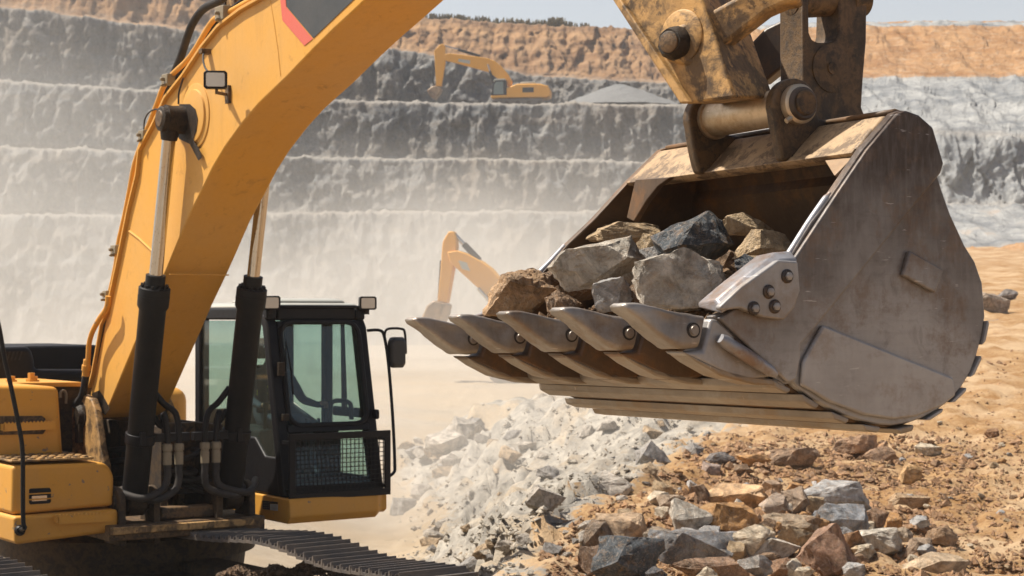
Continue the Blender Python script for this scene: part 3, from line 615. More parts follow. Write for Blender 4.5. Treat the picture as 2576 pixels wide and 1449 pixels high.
hbox('frame_side_plate', -2.2, -0.12, 0.30, 0.36, ZB - 0.17, ZB + 0.62, M['frame'], 0.01)
hbox('frame_side_plate', -2.2, -0.12, 0.82, 0.88, ZB - 0.17, ZB + 0.62, M['frame'], 0.01)
hbox('frame_cross_plate', -0.62, -0.55, 0.362, 0.818, ZB + 0.15, ZB + 0.62, M['yellow_brown'], 0.01)
hbox('rear_bulkhead', -1.6, -1.5, -0.6, 1.0, ZB - 0.3, ZB + 0.95, M['frame'], 0.02)
hbox('cross_beam', -0.08, 0.06, 0.02 + 0.2, 0.98 - 0.2, ZB - 0.165, ZB - 0.06, M['yellow_brown'], 0.02)
rng = random.Random(8)
for k in range(7):                                            # hoses crowding the frame
    z0 = ZB + rng.uniform(0.0, 0.35); l0 = rng.uniform(0.2, 0.5)
    MB().tube([loc_(-1.2, l0, z0), loc_(-0.5, l0 + 0.1, z0 + 0.06), loc_(-0.25, l0 + 0.25, z0 - 0.03), loc_(-0.35, l0 + 0.5, z0 + rng.uniform(-.1, .1)), loc_(-1.2, l0 + 0.55, z0)], 0.026, 8, 5).build('frame_hose', M['rubber'], EX)
# swing bearing with its ring of bolts
cc = loc_(-1.25, 0.46, 0)
MB().lathe(cc + Z * 0.55, cc + Z * (ZB - 0.31), [(0, 0.92), (0.25, 0.92), (0.26, 1.06), (0.55, 1.08), (0.56, 1.16), (0.9, 1.18), (1, 1.10)], 72).build('swing_bearing', M['frame'], EX)
q = MB()
for k in range(40):
    a = 2 * pi * k / 40; c = cc + Vector((cos(a), sin(a), 0)) * 1.0; q.cyl(c + Z * 0.60, c + Z * 0.69, 0.025, n=6)
o = q.build('bearing_bolts', M['frame'], EX, smooth=False)
# body boxes on the operator's right
def body(name, poly, d0, depth, m, bev=0.03, seg=4):
    pl = PL(P(290, 1250, d0), fE); pts = pl.pts(poly); return MB().prism(pts, -fE * depth).build(name, m, EX, bevel=bev, seg=seg), pl
bx1, pl1 = body('tool_box', [(-60, 968), (149, 973), (161, 1151), (-60, 1159)], 15.9, 1.2, M['yellow_body'], 0.05)
bx2, pl2 = body('battery_box', [(31, 1172), (262, 1163), (277, 1176), (288, 1196), (287, 1273), (31, 1296)], 15.35, 1.6, M['yellow_body'], 0.035)
bx3, pl3 = body('step_box', [(34, 1300), (298, 1281), (299, 1318), (292, 1330), (280, 1340), (39, 1371)], 15.27, 1.6, M['yellow_body'], 0.03)
for pl, y0, name in ((pl2, 1163, 'tread_plate'),):
    t0 = pl.hit(32, 1168) + Z * 0.012; t1 = pl.hit(240, 1159) + Z * 0.012
    q = MB().prism([t0 - fE * 0.03, t1 - fE * 0.03, t1 - fE * 0.8, t0 - fE * 0.8], Z * 0.018)
    tp = q.build(name, M['yellow_dirty'], EX, bevel=0.005)
    q = MB()
    for i in range(9):
        for j in range(5):
            c = t0 + (t1 - t0) * ((i + 0.6) / 9.4) - fE * (0.08 + j * 0.15) + Z * 0.02
            q.lathe(c, c + Z * 0.012, [(0, 0.03), (0.7, 0.028), (1, 0.02)], 10)
    q.build('tread_studs', M['yellow_dirty'], tp)
def toothed_step(pl, x0, x1, y0, y1, name, th=0.09):
    a = pl.hit(x0, y0) + fE * th; b = pl.hit(x1, y1) + fE * th; n = 14; q = MB(); t = b - a; pts = []
    for i in range(n):
        pts += [a + t * (i / n), a + t * ((i + 0.5) / n) + Z * 0.018]
    pts += [b, b - Z * 0.06, a - Z * 0.06]
    q.prism(pts, -fE * 0.012)
    for e in (a, b): q.prism([e - Z * 0.055, e, e - fE * th, e - fE * th - Z * 0.055], t.normalized() * 0.012)
    return q.build(name, M['yellow_body'], EX, smooth=False)
toothed_step(pl1, 0, 127, 1066, 1061, 'grip_step'); toothed_step(pl3, 135, 267, 1297, 1291, 'foot_step', 0.10)
MB().prism(pl1.off(0.004).pts([(-40, 1047), (105, 1046), (114, 1053), (116, 1080), (108, 1092), (-40, 1095)]), fE * 0.006).build('step_recess', M['yellow_brown'], EX, bevel=0.004)
q = MB().prism(pl2.off(0.001).pts([(73, 1232), (76, 1229), (124, 1227), (128, 1231), (128, 1262), (124, 1266), (76, 1269), (73, 1265)]), fE * 0.003)
vt = q.build('vent', M['black'], EX, smooth=False)
for y in (1243, 1257):
    q = MB().tube(pl2.off(0.010).pts([(73, y), (128, y - 3)]), 0.006, 6); q.build('vent_bar', M['yellow_body'], vt)
MB().prism(pl2.off(0.005).pts([(80, 1248), (118, 1246), (118, 1259), (80, 1261)]), fE * 0.002).build('lamp_glass', M['lens'], vt, smooth=False)
# rail in front of the boxes
RP = pl3.off(0.16)
MB().tube(RP.pts([(-8, 800), (0, 835), (12, 904), (29, 979), (47, 1069), (55, 1116), (57.5, 1160), (57.5, 1233), (58.5, 1312), (62, 1328)]) + [pl3.hit(50, 1333)], 0.019, 12, 4).build('hand_rail', M['black'], EX)
q = MB().lathe(pl3.hit(50, 1334) + fE * 0.03, pl3.hit(50, 1334) - fE * 0.01, [(0, 0.035), (0.5, 0.045), (1, 0.045)], 20); q.build('rail_foot', M['black'], EX)
# engine hood, deck edge and bolts behind
HP = PL(P(120, 910, 18.2), fE)
hood = MB().prism(HP.pts([(-90, 880), (-20, 874), (66, 872), (80, 876), (88, 905), (90, 930), (262, 930), (262, 960), (-90, 972)]), -fE * 1.6).build('engine_hood', M['black'], EX, bevel=0.05, seg=4)
HP2 = PL(P(120, 910, 18.6), fE)
MB().prism(HP2.pts([(60, 870), (262, 868), (262, 932), (60, 940)]), -fE * 1.5).build('engine_hood', M['black'], EX, bevel=0.04, seg=4)
for k in range(4):
    MB().prism(HP.off(0.004).pts([(16 + k * 10, 906), (20 + k * 10, 906), (27 + k * 10, 884), (23 + k * 10, 884)]), fE * 0.004).build('vent_slot', M['rubber'], hood, smooth=False)
DP = PL(P(150, 965, 16.6), fE)
MB().prism(DP.pts([(-40, 963), (206, 961), (206, 973), (-40, 976)]), -fE * 1.2).build('top_deck', M['yellow_body'], EX, bevel=0.01)
for x in (53, 103, 110):
    c = DP.hit(x, 962) - fE * 0.25; MB().lathe(c, c + Z * (0.05 if x != 103 else 0.08), [(0, 0.05), (0.3, 0.05), (0.31, 0.033), (1, 0.033)], 6).build('deck_bolt', M['yellow_body'], EX, smooth=False)
MB().tube([DP.hit(150, 1000) + fE * 0.02, DP.hit(150, 988) + fE * 0.02, DP.hit(157, 982) + fE * 0.02, DP.hit(164, 990) + fE * 0.02, DP.hit(164, 1015) + fE * 0.02], 0.012, 8, 5).build('lift_hook', M['fitting'], EX)
# counterweight and left body behind the cab, hidden from the front but there
hbox('counterweight', -4.6, -3.9, -0.9, 2.3, 1.15, 2.2, M['yellow_body'], 0.15, 4)
hbox('rear_body', -3.88, -2.3, -0.7, 0.25, 1.2, 2.35, M['yellow_body'], 0.05)
hbox('turntable_frame', -3.9, -0.9, -0.55, 1.5, ZB - 0.42, ZB - 0.3, M['frame'], 0.01)
# ---------------------------------------------------------------- cab
K0 = P(717, 1251, 16.2)                                      # front corner at floor level, on the boom side
CW, CL, CH, SL = 1.03, 1.90, 1.68, 0.36                      # width, length, height, windscreen slope
def K(f, l, z): return K0 + fE * f + lE * l + Z * z
def fx(z): return -SL * smooth(z / CH) ** 1.0 if z > 0 else 0     # the front leans back going up
def fpt(l, z, o=0.0): return K(-SL * max(0, z) / CH + o, l, z)
CAB = MB()
def post(a, b, r=0.055, X=None, Y=None):
    a = Vector(a); b = Vector(b); X = X or fE; Y = Y or lE
    CAB.loft([[a + X * r * i + Y * r * j for i, j in ((-1, -1), (1, -1), (1, 1), (-1, 1))], [b + X * r * i + Y * r * j for i, j in ((-1, -1), (1, -1), (1, 1), (-1, 1))]])
for l in (0.055, CW - 0.055):
    zs = [0, 0.55, 0.9, 1.25, 1.5, CH - 0.06]
    CAB.loft([[K(-SL * (z / CH) - 0.075 + i * 0.055 - (0.06 if z > 1.6 else 0), l + j * 0.055, z) for i, j in ((-1, -1), (1, -1), (1, 1), (-1, 1))] for z in zs])
    post(K(-CL + 0.06, l, 0), K(-CL + 0.06, l, CH - 0.05), 0.055)
    CAB.box(K(-(CL + SL) / 2, l, CH - 0.055), (CL - SL) / 2, 0.05, 0.055, fE, lE, Z)
post(K(-1.02, CW - 0.05, 0.05), K(-1.02, CW - 0.05, CH - 0.1), 0.045)
CAB.box(K(-SL - 0.07, CW / 2, CH - 0.055), 0.07, CW / 2 - 0.11, 0.06, fE, lE, Z)
CAB.box(K(-CL + 0.06, CW / 2, CH - 0.055), 0.05, CW / 2 - 0.11, 0.055, fE, lE, Z)
CAB.box(K(-CL + 0.06, CW / 2, 0.35), 0.04, CW / 2 - 0.11, 0.35, fE, lE, Z)
CAB.box(K(-CL / 2 - 0.03, CW / 2, 0.02), CL / 2 - 0.03, CW / 2 - 0.03, 0.03, fE, lE, Z)
# lower side panels
CAB.prism([K(-0.06, 0.012, 0), K(-0.13, 0.012, 0.34), K(-0.42, 0.012, 0.34), K(-0.62, 0.012, 0.50), K(-CL + 0.1, 0.012, 0.50), K(-CL + 0.1, 0.012, 0)], lE * 0.04)
CAB.prism([K(-0.8, CW - 0.012, 0), K(-0.8, CW - 0.012, 0.45), K(-CL + 0.1, CW - 0.012, 0.75), K(-CL + 0.1, CW - 0.012, 0)], -lE * 0.04)
CAB.box(K(-0.5, CW - 0.03, 0.70), 0.42, 0.02, 0.045, fE, lE, Z)
CAB.box(K(-0.45, CW - 0.03, 0.06), 0.36, 0.02, 0.06, fE, lE, Z)
cab = CAB.build('cab', M['black'], EX, bevel=0.018, seg=3)
def fr4(l0, z0, l1, z1, o, th, m, name, par, n=0):
    return MB().prism([fpt(l0, z0, o), fpt(l1, z0, o), fpt(l1, z1, o), fpt(l0, z1, o)], fE * th).build(name, m, par, smooth=False)
# transom between the two front panes
MB().prism([fpt(0.10, 0.56, -0.05), fpt(CW - 0.1, 0.56, -0.05), fpt(CW - 0.1, 0.62, -0.05), fpt(0.10, 0.62, -0.05)], fE * 0.05).build('transom', M['black'], cab, bevel=0.006)
MB().prism([fpt(0.10, 0.0, -0.04), fpt(CW - 0.1, 0.0, -0.04), fpt(CW - 0.1, 0.09, -0.04), fpt(0.10, 0.09, -0.04)], fE * 0.04).build('sill', M['black'], cab, bevel=0.006)
fr4(0.08, 0.62, CW - 0.08, CH - 0.1, -0.06, 0.006, M['glass'], 'windscreen', cab)
fr4(0.08, 0.08, CW - 0.08, 0.56, -0.06, 0.006, M['glass'], 'lower_windscreen', cab)
# rubber seal round the windscreen, rounded corners
def rrect(l0, z0, l1, z1, r, o):
    pts = []
    for cx_, cz_, a0 in ((l1 - r, z1 - r, 0), (l0 + r, z1 - r, 90), (l0 + r, z0 + r, 180), (l1 - r, z0 + r, 270)):
        for k in range(5):
            a = radians(a0 + k * 22.5); pts.append(fpt(cx_ + r * cos(a), cz_ + r * sin(a), o))
    return pts + [pts[0]]
MB().tube(rrect(0.12, 0.62, CW - 0.10, CH - 0.13, 0.12, -0.01), 0.024, 8).build('windscreen_seal', M['black'], cab)
q = MB()
for sx in (0, 1):
    l_ = 0.10 if sx == 0 else CW - 0.08; s = 1 if sx == 0 else -1
    q.prism([fpt(l_, CH - 0.12, -0.045), fpt(l_ + s * 0.13, CH - 0.12, -0.045), fpt(l_ + s * 0.04, CH - 0.16, -0.045), fpt(l_, CH - 0.25, -0.045)], fE * 0.03)
q.build('corner_panel', M['black'], cab, smooth=False)
# side and rear glass
MB().prism([K(-0.14, 0.03, 0.34), K(-SL - 0.06, 0.03, CH - 0.12), K(-CL + 0.1, 0.03, CH - 0.12), K(-CL + 0.1, 0.03, 0.5), K(-0.62, 0.03, 0.5), K(-0.42, 0.03, 0.34)], lE * 0.006).build('side_window', M['glass'], cab, smooth=False)
MB().prism([K(-0.18, CW - 0.03, 0.12), K(-SL - 0.06, CW - 0.03, CH - 0.12), K(-0.98, CW - 0.03, CH - 0.12), K(-0.98, CW - 0.03, 0.12)], -lE * 0.006).build('door_window', M['glass'], cab, smooth=False)
MB().prism([K(-1.06, CW - 0.03, 0.5), K(-1.06, CW - 0.03, CH - 0.12), K(-CL + 0.1, CW - 0.03, CH - 0.12), K(-CL + 0.1, CW - 0.03, 0.78)], -lE * 0.006).build('door_window', M['glass'], cab, smooth=False)
MB().prism([K(-CL + 0.06, 0.1, 0.7), K(-CL + 0.06, CW - 0.1, 0.7), K(-CL + 0.06, CW - 0.1, CH - 0.12), K(-CL + 0.06, 0.1, CH - 0.12)], fE * 0.006).build('rear_window', M['glass'], cab, smooth=False)
MB().prism([K(-0.68, CW - 0.06, 0.72), K(-0.70, CW - 0.06, CH - 0.12), K(-0.66, CW - 0.06, CH - 0.12), K(-0.60, CW - 0.06, 0.72)], -lE * 0.02).build('door_bar', M['black'], cab, smooth=False)
# guard mesh over the lower pane
gf = 0.035; q = MB()
def gp(l, z, o=gf): return K(o, l, z)
fo = [(0.05, -0.0), (CW + 0.0, 0.0), (CW + 0.0, 0.53), (0.05, 0.53)]
for i in range(4):
    a, b = fo[i], fo[(i + 1) % 4]; w_ = 0.03
    horiz = a[1] == b[1]
    c = ((a[0] + b[0]) / 2, (a[1] + b[1]) / 2)
    q.box(gp(c[0], c[1]), 0.012, abs(a[0] - b[0]) / 2 + w_ if horiz else w_, w_ if horiz else abs(a[1] - b[1]) / 2 - w_, fE, lE, Z)
guard = q.build('mesh_guard', M['black'], cab, bevel=0.003)
q = MB()
for i in range(1, 23):
    l = 0.05 + (CW - 0.05) * i / 23; q.box(gp(l, 0.265, gf), 0.003, 0.0032, 0.235, fE, lE, Z)
for i in range(1, 13):
    z = 0.53 * i / 13; q.box(gp(CW / 2 + 0.025, z, gf + 0.006), 0.0028, CW / 2 - 0.05, 0.0032, fE, lE, Z)
q.build('guard_wires', M['black'], guard, smooth=False)
q = MB()
for l, z in ((0.04, 0.05), (CW, 0.05), (0.04, 0.48), (CW, 0.48)): q.box(K(-0.02 - SL * z / CH / 2, l, z), 0.06 + SL * z / CH / 2, 0.012, 0.015, fE, lE, Z)
q.build('guard_stand_off', M['black'], guard, smooth=False)
# roof
rf = MB(); R_ = []
for zz, k in ((CH - 0.002, 0.0), (CH + 0.035, 0.02), (CH + 0.05, 0.10)):
    R_.append([K(-SL - 0.08 - k, 0.02 + k, zz), K(-SL - 0.08 - k, CW - 0.02 - k, zz), K(-CL + 0.02 + k, CW - 0.02 - k, zz), K(-CL + 0.02 + k, 0.02 + k, zz)])
roof = rf.loft(R_).build('roof', M['white_paint'], cab, bevel=0.02, seg=3)
R2_ = [[K(-SL - 0.16 - k, 0.12 + k, zz), K(-SL - 0.16 - k, CW - 0.12 - k, zz), K(-1.35 + k, CW - 0.12 - k, zz), K(-1.35 + k, 0.12 + k, zz)] for zz, k in ((CH + 0.05, 0), (CH + 0.075, 0.02), (CH + 0.09, 0.09))]
MB().loft(R2_).build('roof_hatch', M['white_paint'], roof, bevel=0.015, seg=3)
MB().tube([K(-SL - 0.02, 0.03, CH - 0.0), K(-SL + 0.03, 0.14, CH + 0.01), K(-SL + 0.03, CW - 0.14, CH + 0.01), K(-SL - 0.02, CW - 0.03, CH)], 0.016, 8).build('gutter', M['black'], roof)
wd2 = fE * 0.9 + Vector((-0.15, -0.4, 0)); wd2.normalize(); wx2 = Z.cross(wd2).normalized()
for l, f in ((0.04, 0.0), (CW - 0.0, 0.02)):
    c = K(-SL + f, l, CH + 0.045); worklight(c, wx2, wd2, Z, 0.93, 'work_light', parent=cab)
    MB().box(c - Z * 0.075, 0.012, 0.02, 0.03, fE, lE, Z).build('light_bracket', M['grease'], cab)
# mirror on its rail
ml = CW + 0.02
MB().tube([K(-SL * 0.83, CW - 0.02, 1.47), K(-SL * 0.8 + 0.02, CW + 0.10, 1.47), K(-0.26, CW + 0.145, 1.40), K(-0.20, CW + 0.155, 1.13), K(-0.12, CW + 0.15, 0.66), K(-0.05, CW + 0.13, 0.25), K(-0.02, CW + 0.10, 0.16), K(0.0, CW - 0.0, 0.12)], 0.015, 10, 5).build('mirror_rail', M['black'], cab)
MB().tube([K(-0.26, CW + 0.145, 1.40), K(-0.26, CW + 0.17, 1.48), K(-0.22, CW + 0.30, 1.485), K(-0.2, CW + 0.33, 1.44), K(-0.2, CW + 0.34, 1.25)], 0.012, 10, 5).build('mirror_arm', M['black'], cab)
mc = K(-0.2, CW + 0.245, 1.265)
mm = MB().loft([[mc + fE * y_ * 0.04 + lE * a_ * k * 0.085 + Z * b__ * k * 0.145 for a_, b__ in ((-1, -0.75), (-0.7, -1), (0.7, -1), (1, -0.75), (1, 0.75), (0.7, 1), (-0.7, 1), (-1, 0.75))] for y_, k in ((-1, 0.96), (0.3, 1), (1, 0.8))]).build('mirror', M['mirror'], cab, bevel=0.008)
# wiper
MB().tube([fpt(0.12, 1.1, 0.02), fpt(0.15, 1.38, 0.025), fpt(0.17, 1.13, 0.03), fpt(0.17, 0.9, 0.02)], 0.009, 6).build('wiper', M['black'], cab)
MB().box(fpt(0.07, 1.13, 0.03), 0.02, 0.03, 0.06, fE, lE, Z).build('hinge', M['grease'], cab, bevel=0.004); MB().box(fpt(0.07, 0.70, 0.02), 0.02, 0.03, 0.03, fE, lE, Z).build('hinge', M['grease'], cab, bevel=0.004)
# seat, levers, console
q = MB(); q.box(K(-1.25, 0.50, 0.50), 0.24, 0.25, 0.07, fE, lE, Z); q.loft([[K(-1.45 - 0.1 * t + i * 0.06, 0.50 + j * (0.24 - 0.05 * t), 0.55 + 0.58 * t) for i, j in ((-1, -1), (1, -1), (1, 1), (-1, 1))] for t in (0, 0.5, 1)])
seat = q.build('seat', M['seat'], cab, bevel=0.04, seg=4)
MB().box(K(-1.56, 0.50, 1.29), 0.05, 0.14, 0.10, fE, lE, Z).build('headrest', M['seat'], seat, bevel=0.04, seg=4)
for l in (0.16, 0.84):
    MB().box(K(-0.98, l, 0.42), 0.32, 0.08, 0.14, fE, lE, Z).build('console', M['seat'], cab, bevel=0.03, seg=3)
    MB().tube([K(-0.72, l, 0.55), K(-0.70, l, 0.68), K(-0.71, l + 0.01, 0.80)], [0.015, 0.015, 0.028], 8).build('joystick', M['black'], cab)
MB().tube([K(-0.42, 0.45, 0.1), K(-0.40, 0.45, 0.45), K(-0.45, 0.45, 0.66)], 0.015, 8).build('travel_lever', M['black'], cab)
MB().tube([K(-0.42, 0.58, 0.1), K(-0.40, 0.58, 0.45), K(-0.45, 0.58, 0.66)], 0.015, 8).build('travel_lever', M['black'], cab)
MB().box(K(-0.5, 0.16, 0.92), 0.02, 0.07, 0.09, fE, lE, Z).build('monitor', M['black'], cab, bevel=0.01)
MB().tube([K(-0.85, CW - 0.11, 0.62), K(-0.85, CW - 0.11, 0.74), K(-0.75, CW - 0.11, 0.80), K(-0.5, CW - 0.11, 0.80), K(-0.44, CW - 0.11, 0.74), K(-0.44, CW - 0.11, 0.64)], 0.022, 8, 4).build('grab_rail', M['black'], cab)
# yellow fairing under the cab with its warning label
KF = PL(K(0.07, 0, 0), fE); q = MB()
def cf(f, l, z): return K(f, l, z)
prof = [(0.07, -0.012), (0.09, -0.05), (0.09, -0.17), (0.04, -0.235), (-1.2, -0.235), (-1.2, -0.012)]
fa = MB().loft([[K(f - (0.0 if l < CW - 0.1 else (0.05 if l < CW - 0.02 else 0.12)), l, z if l < CW - 0.02 else max(z, -0.20)) for f, z in prof] for l in (-0.0, CW - 0.1, CW - 0.02, CW + 0.035)])
fairing = fa.build('fairing', M['yellow_body'], EX, bevel=0.012, seg=3)
lb0 = K(-0.05, -0.002, 0); LP = PL(lb0, nE)
MB().prism(LP.pts([(660, 1259), (679, 1261), (679, 1283), (661, 1280)]), nE * 0.002).build('warning_label', M['label_dark'], fairing, smooth=False)
MB().prism(LP.pts([(680, 1268), (699, 1269), (699, 1285), (680, 1283)]), nE * 0.002).build('warning_label', M['label_white'], fairing, smooth=False)
MB().prism(LP.pts([(680, 1261), (699, 1263), (699, 1268), (680, 1267)]), nE * 0.002).build('warning_label', M['label_dark'], fairing, smooth=False)
q = MB()
for k in range(3):
    for j in range(3): q.prism(LP.off(0.0022).pts([(663 + j * 5.5, 1264 + k * 6), (666.5 + j * 5.5, 1264.3 + k * 6), (666.5 + j * 5.5, 1266 + k * 6), (663 + j * 5.5, 1265.6 + k * 6)]), nE * 0.001)
for k in range(5): q.prism(LP.off(0.0022).pts([(682, 1270.5 + k * 2.6), (697, 1271.5 + k * 2.6), (697, 1272.3 + k * 2.6), (682, 1271.3 + k * 2.6)]), nE * 0.001)
q.build('label_print', M['fitting'], fairing, smooth=False)
# ---------------------------------------------------------------- tracks
tR = P(1151, 1434, 13.57); tF = P(613, 1337, 16.0); tr = (tR - tF); tr.z = 0; tr.normalize(); tp = Vector((tr.y, -tr.x, 0)); tp = tp if tp.x < 0 else -tp
def track(edge_near_tip, name):
    """edge_near_tip: outer top edge point nearest the camera; runs back along -tr"""
    T = empty(name, (edge_near_tip.x, edge_near_tip.y, 0)); WL[T.name] = Vector((edge_near_tip.x, edge_near_tip.y, 0)); T.parent = EX; T.location = WL[T.name] - WL[EX.name]
    r = 0.52; zt = 1.1; L = 4.3; c1 = Vector((edge_near_tip.x, edge_near_tip.y, 0)) + tr * 0.05; pitch = 0.128
    n = int(L / pitch); path = []
    def bulge(s): return 0.07 * math.exp(-((s - 1.9) / 0.7) ** 2) - 0.03 * math.exp(-((s - 0.9) / 0.5) ** 2)
    s = 0
    while s < L: path.append((-s, zt - 0.0 + bulge(s), 0)); s += pitch
    na = int(pi * r / pitch)
    for k in range(na + 1): a = pi * k / na; path.append((r * sin(a), zt - r + r * cos(a), -a))
    s = 0
    while s < L: path.append((-s, zt - 2 * r + 0.0, pi)); s += pitch
    q = MB()
    for (s, z, a) in path:
        c = c1 + tr * s + Z * z; X = tr * cos(a) + Z * sin(a); N_ = -tr * sin(a) + Z * cos(a)
        if abs(a) > 0.01 and abs(a) < 3.1: N_ = tr * sin(-a) + Z * cos(a); X = tr * cos(a) - Z * sin(-a)
        prof = [(-0.5, -0.018), (-0.5, 0.004), (-0.40, 0.034), (-0.30, 0.006), (-0.05, 0.003), (0.0, 0.028), (0.06, 0.028), (0.1, 0.004), (0.3, 0.006), (0.36, 0.046), (0.44, 0.046), (0.5, 0.006), (0.5, -0.018)]
        pts = [c + X * u * pitch * 0.97 + N_ * h for u, h in prof]
        q.prism(pts, tp * 0.60)
    sh_ = q.build('track_shoes', M['track'], T, smooth=False)
    q = MB(); q.prism([c1 + tp * 0.12 + tr * 0.1 + Z * 0.25, c1 + tp * 0.12 - tr * 4.4 + Z * 0.25, c1 + tp * 0.12 - tr * 4.4 + Z * 0.86, c1 + tp * 0.12 + tr * 0.05 + Z * 0.86], tp * 0.36)
    q.build('track_frame', M['frame'], T, bevel=0.03)
    for k in range(6):
        c = c1 - tr * (0.5 + k * 0.7) + Z * 0.2; MB().cyl(c + tp * 0.1, c + tp * 0.5, 0.12, n=20).build('roller', M['frame'], T)
    MB().cyl(c1 + tp * 0.1 + Z * 0.58, c1 + tp * 0.5 + Z * 0.58, 0.44, n=32).build('idler_wheel', M['frame'], T)
    return T
track(tR, 'track'); track(tR + tp * 2.66 - tr * 0.1, 'track')
ucc = (tF + tR) / 2 + tp * 1.35 - tr * 0.9; ucc.z = 0
MB().box(ucc + Z * 0.5, 1.1, 1.0, 0.26, tr, tp, Z).build('undercarriage', M['frame'], EX, bevel=0.08, seg=3)
MB().prism([ucc + tr * 1.1 - tp * 1.1 + Z * 0.45, ucc + tr * 1.4 + tp * 0.0 + Z * 0.6, ucc + tr * 0.7 + Z * 0.8, ucc + tr * 0.5 - tp * 1.2 + Z * 0.7], tp * 0.5).build('undercarriage_arm', M['frame'], EX, bevel=0.03)
# ---------------------------------------------------------------- stick, link, bucket
wB = Vector((-0.500, 0.866, -0.012)).normalized(); nB = -wB; tB = Vector((-0.866, -0.500, 0))
T5 = P(1745, 830, 6.52); QP = PL(T5 + wB * 0.02, nB)
def QW(W): return PL(QP.o + wB * W, nB)
side_out = [(1995, 962), (2005, 973), (2040, 1000), (2089, 1026), (2128, 1045), (2167, 1058), (2206, 1067), (2245, 1070), (2285, 1064), (2323, 1050), (2360, 1030), (2391, 1006), (2420, 972), (2442, 935), (2458, 890), (2470, 846), (2478, 794), (2471, 711), (2453, 659), (2427, 617), (2391, 539), (2370, 480), (2357, 437), (2366, 412), (2345, 335), (2335, 318), (2305, 290), (2270, 277), (2250, 284)]
rim = [(2170, 376), (2095, 487), (2040, 560), (1985, 650), (1900, 735), (1850, 775), (1792, 796)]
plate = rim + [(1830, 835), (1900, 900), (1950, 955), (1975, 968)] + side_out
bk = empty('bucket', QP.hit(2100, 700)); bk.parent = EX; bk.location = WL[bk.name] - WL[EX.name]
def Wf(i, n): return 1.80 - 0.28 * smooth(i / n)
near = QP.pts(plate)
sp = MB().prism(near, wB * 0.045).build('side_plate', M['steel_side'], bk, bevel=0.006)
# far plate: same outline, a little narrower at the back
def farp(px, py, dW=0.0):
    x = (px - 1792) / 686.0; W = 1.87 - 0.26 * smooth(max(0, (1 - (py - 277) / 520.0)) if px > 1992 else (1 - (py - 277) / 520.0)); 
    return QP.hit(px, py) + wB * (W + dW)
MB().prism([farp(*p) for p in plate], -wB * 0.045).build('side_plate', M['steel_rust'], bk, bevel=0.006)
# floor, curved heel and back: one rolled sheet
shell = [(1860, 858), (1900, 892), (1950, 945), (1975, 966)] + side_out[1:-1] + [(2262, 281)]
s0 = QP.pts(shell); s1 = [farp(*p) for p in shell]; q = MB(); K_ = 12
rings = []
for i in range(len(shell)):
    rings.append([s0[i] + wB * 0.04 + (s1[i] - wB * 0.04 - s0[i] - wB * 0.04) * (k / K_) for k in range(K_ + 1)])
vs = [p for r in rings for p in r]; fs = [(i * (K_ + 1) + k, i * (K_ + 1) + k + 1, (i + 1) * (K_ + 1) + k + 1, (i + 1) * (K_ + 1) + k) for i in range(len(rings) - 1) for k in range(K_)]
MB().add(vs, fs).build('shell', M['steel_rust'], bk, solid=0.02)
# wear strips round the heel
cen = QP.hit(2180, 780)
def wstrip(px, py, L, th=0.032, tw=0.0):
    c = QP.hit(px, py); best = min(range(len(s0)), key=lambda i: (s0[i] - c).length); i0 = max(0, best - 1); i1 = min(len(s0) - 1, best + 1)
    t = (s0[i1] - s0[i0]).normalized(); nrm = t.cross(wB).normalized()
    if nrm.dot(c - cen) < 0: nrm = -nrm
    c = s0[best] + t * (c - s0[best]).dot(t) + nrm * (0.009 if px < 2300 else 0.002)
    far = farp(px, py) - QP.hit(px, py)
    sec = [(-L / 2, 0), (-L / 2 + 0.02, th), (L / 2 - 0.01, th), (L / 2, th * 0.5), (L / 2, 0)]
    a = [c + t * u + nrm * h - wB * 0.012 for u, h in sec]; b = [c + far * 1.0 + t * u + nrm * h + wB * 0.03 for u, h in sec]
    MB().loft([a, b]).build('wear_strip', M['steel_under'] if py > 960 and px < 2300 else M['steel_worn'], bk, bevel=0.006)
for (x, y) in ((1962, 968), (2034, 1006), (2110, 1042), (2188, 1068), (2272, 1074), (2345, 1042), (2405, 992), (2450, 922), (2475, 838)): wstrip(x, y, 0.090 if y > 960 and x < 2300 else 0.1, 0.024 if y > 960 and x < 2300 else 0.013)
# raised plates welded to the near side
def raised(poly, th, name, m, bev=0.008, off=0.0): return MB().prism(QP.off(off).pts(poly), nB * th).build(name, m, bk, bevel=bev, seg=3)
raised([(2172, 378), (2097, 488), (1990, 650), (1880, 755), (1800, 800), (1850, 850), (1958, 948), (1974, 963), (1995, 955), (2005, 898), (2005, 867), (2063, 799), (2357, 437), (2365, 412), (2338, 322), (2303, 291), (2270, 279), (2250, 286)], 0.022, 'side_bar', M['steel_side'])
raised([(2063, 817), (2391, 950), (2397, 995), (2365, 1020), (2297, 1048), (2240, 1055), (2167, 1044), (2083, 1013), (2008, 969), (2012, 909)], 0.02, 'wear_plate', M['steel_worn'], 0.01)
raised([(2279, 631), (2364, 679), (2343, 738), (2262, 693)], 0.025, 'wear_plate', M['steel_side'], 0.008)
sc_ = MB().prism(QP.off(0.024).pts([(1796, 772), (1850, 722), (1943, 655), (1993, 658), (1999, 732), (1985, 773), (1958, 806), (1906, 799), (1849, 776), (1800, 782)]), nB * 0.035)
side_cut = sc_.build('side_cutter', M['steel_worn'], bk, bevel=0.016, seg=4)
e = QP.pts([(1796, 774), (1850, 728), (1943, 655), (1985, 652)])
MB().loft([[p + nB * 0.05, p + nB * 0.05 - Z * 0.025, p - wB * -0.10 - Z * 0.0, p - wB * -0.10 + Z * 0.02, p + nB * 0.01 + Z * 0.03] for p in e]).build('cutter_edge', M['edge_steel'], side_cut, bevel=0.01, seg=3)
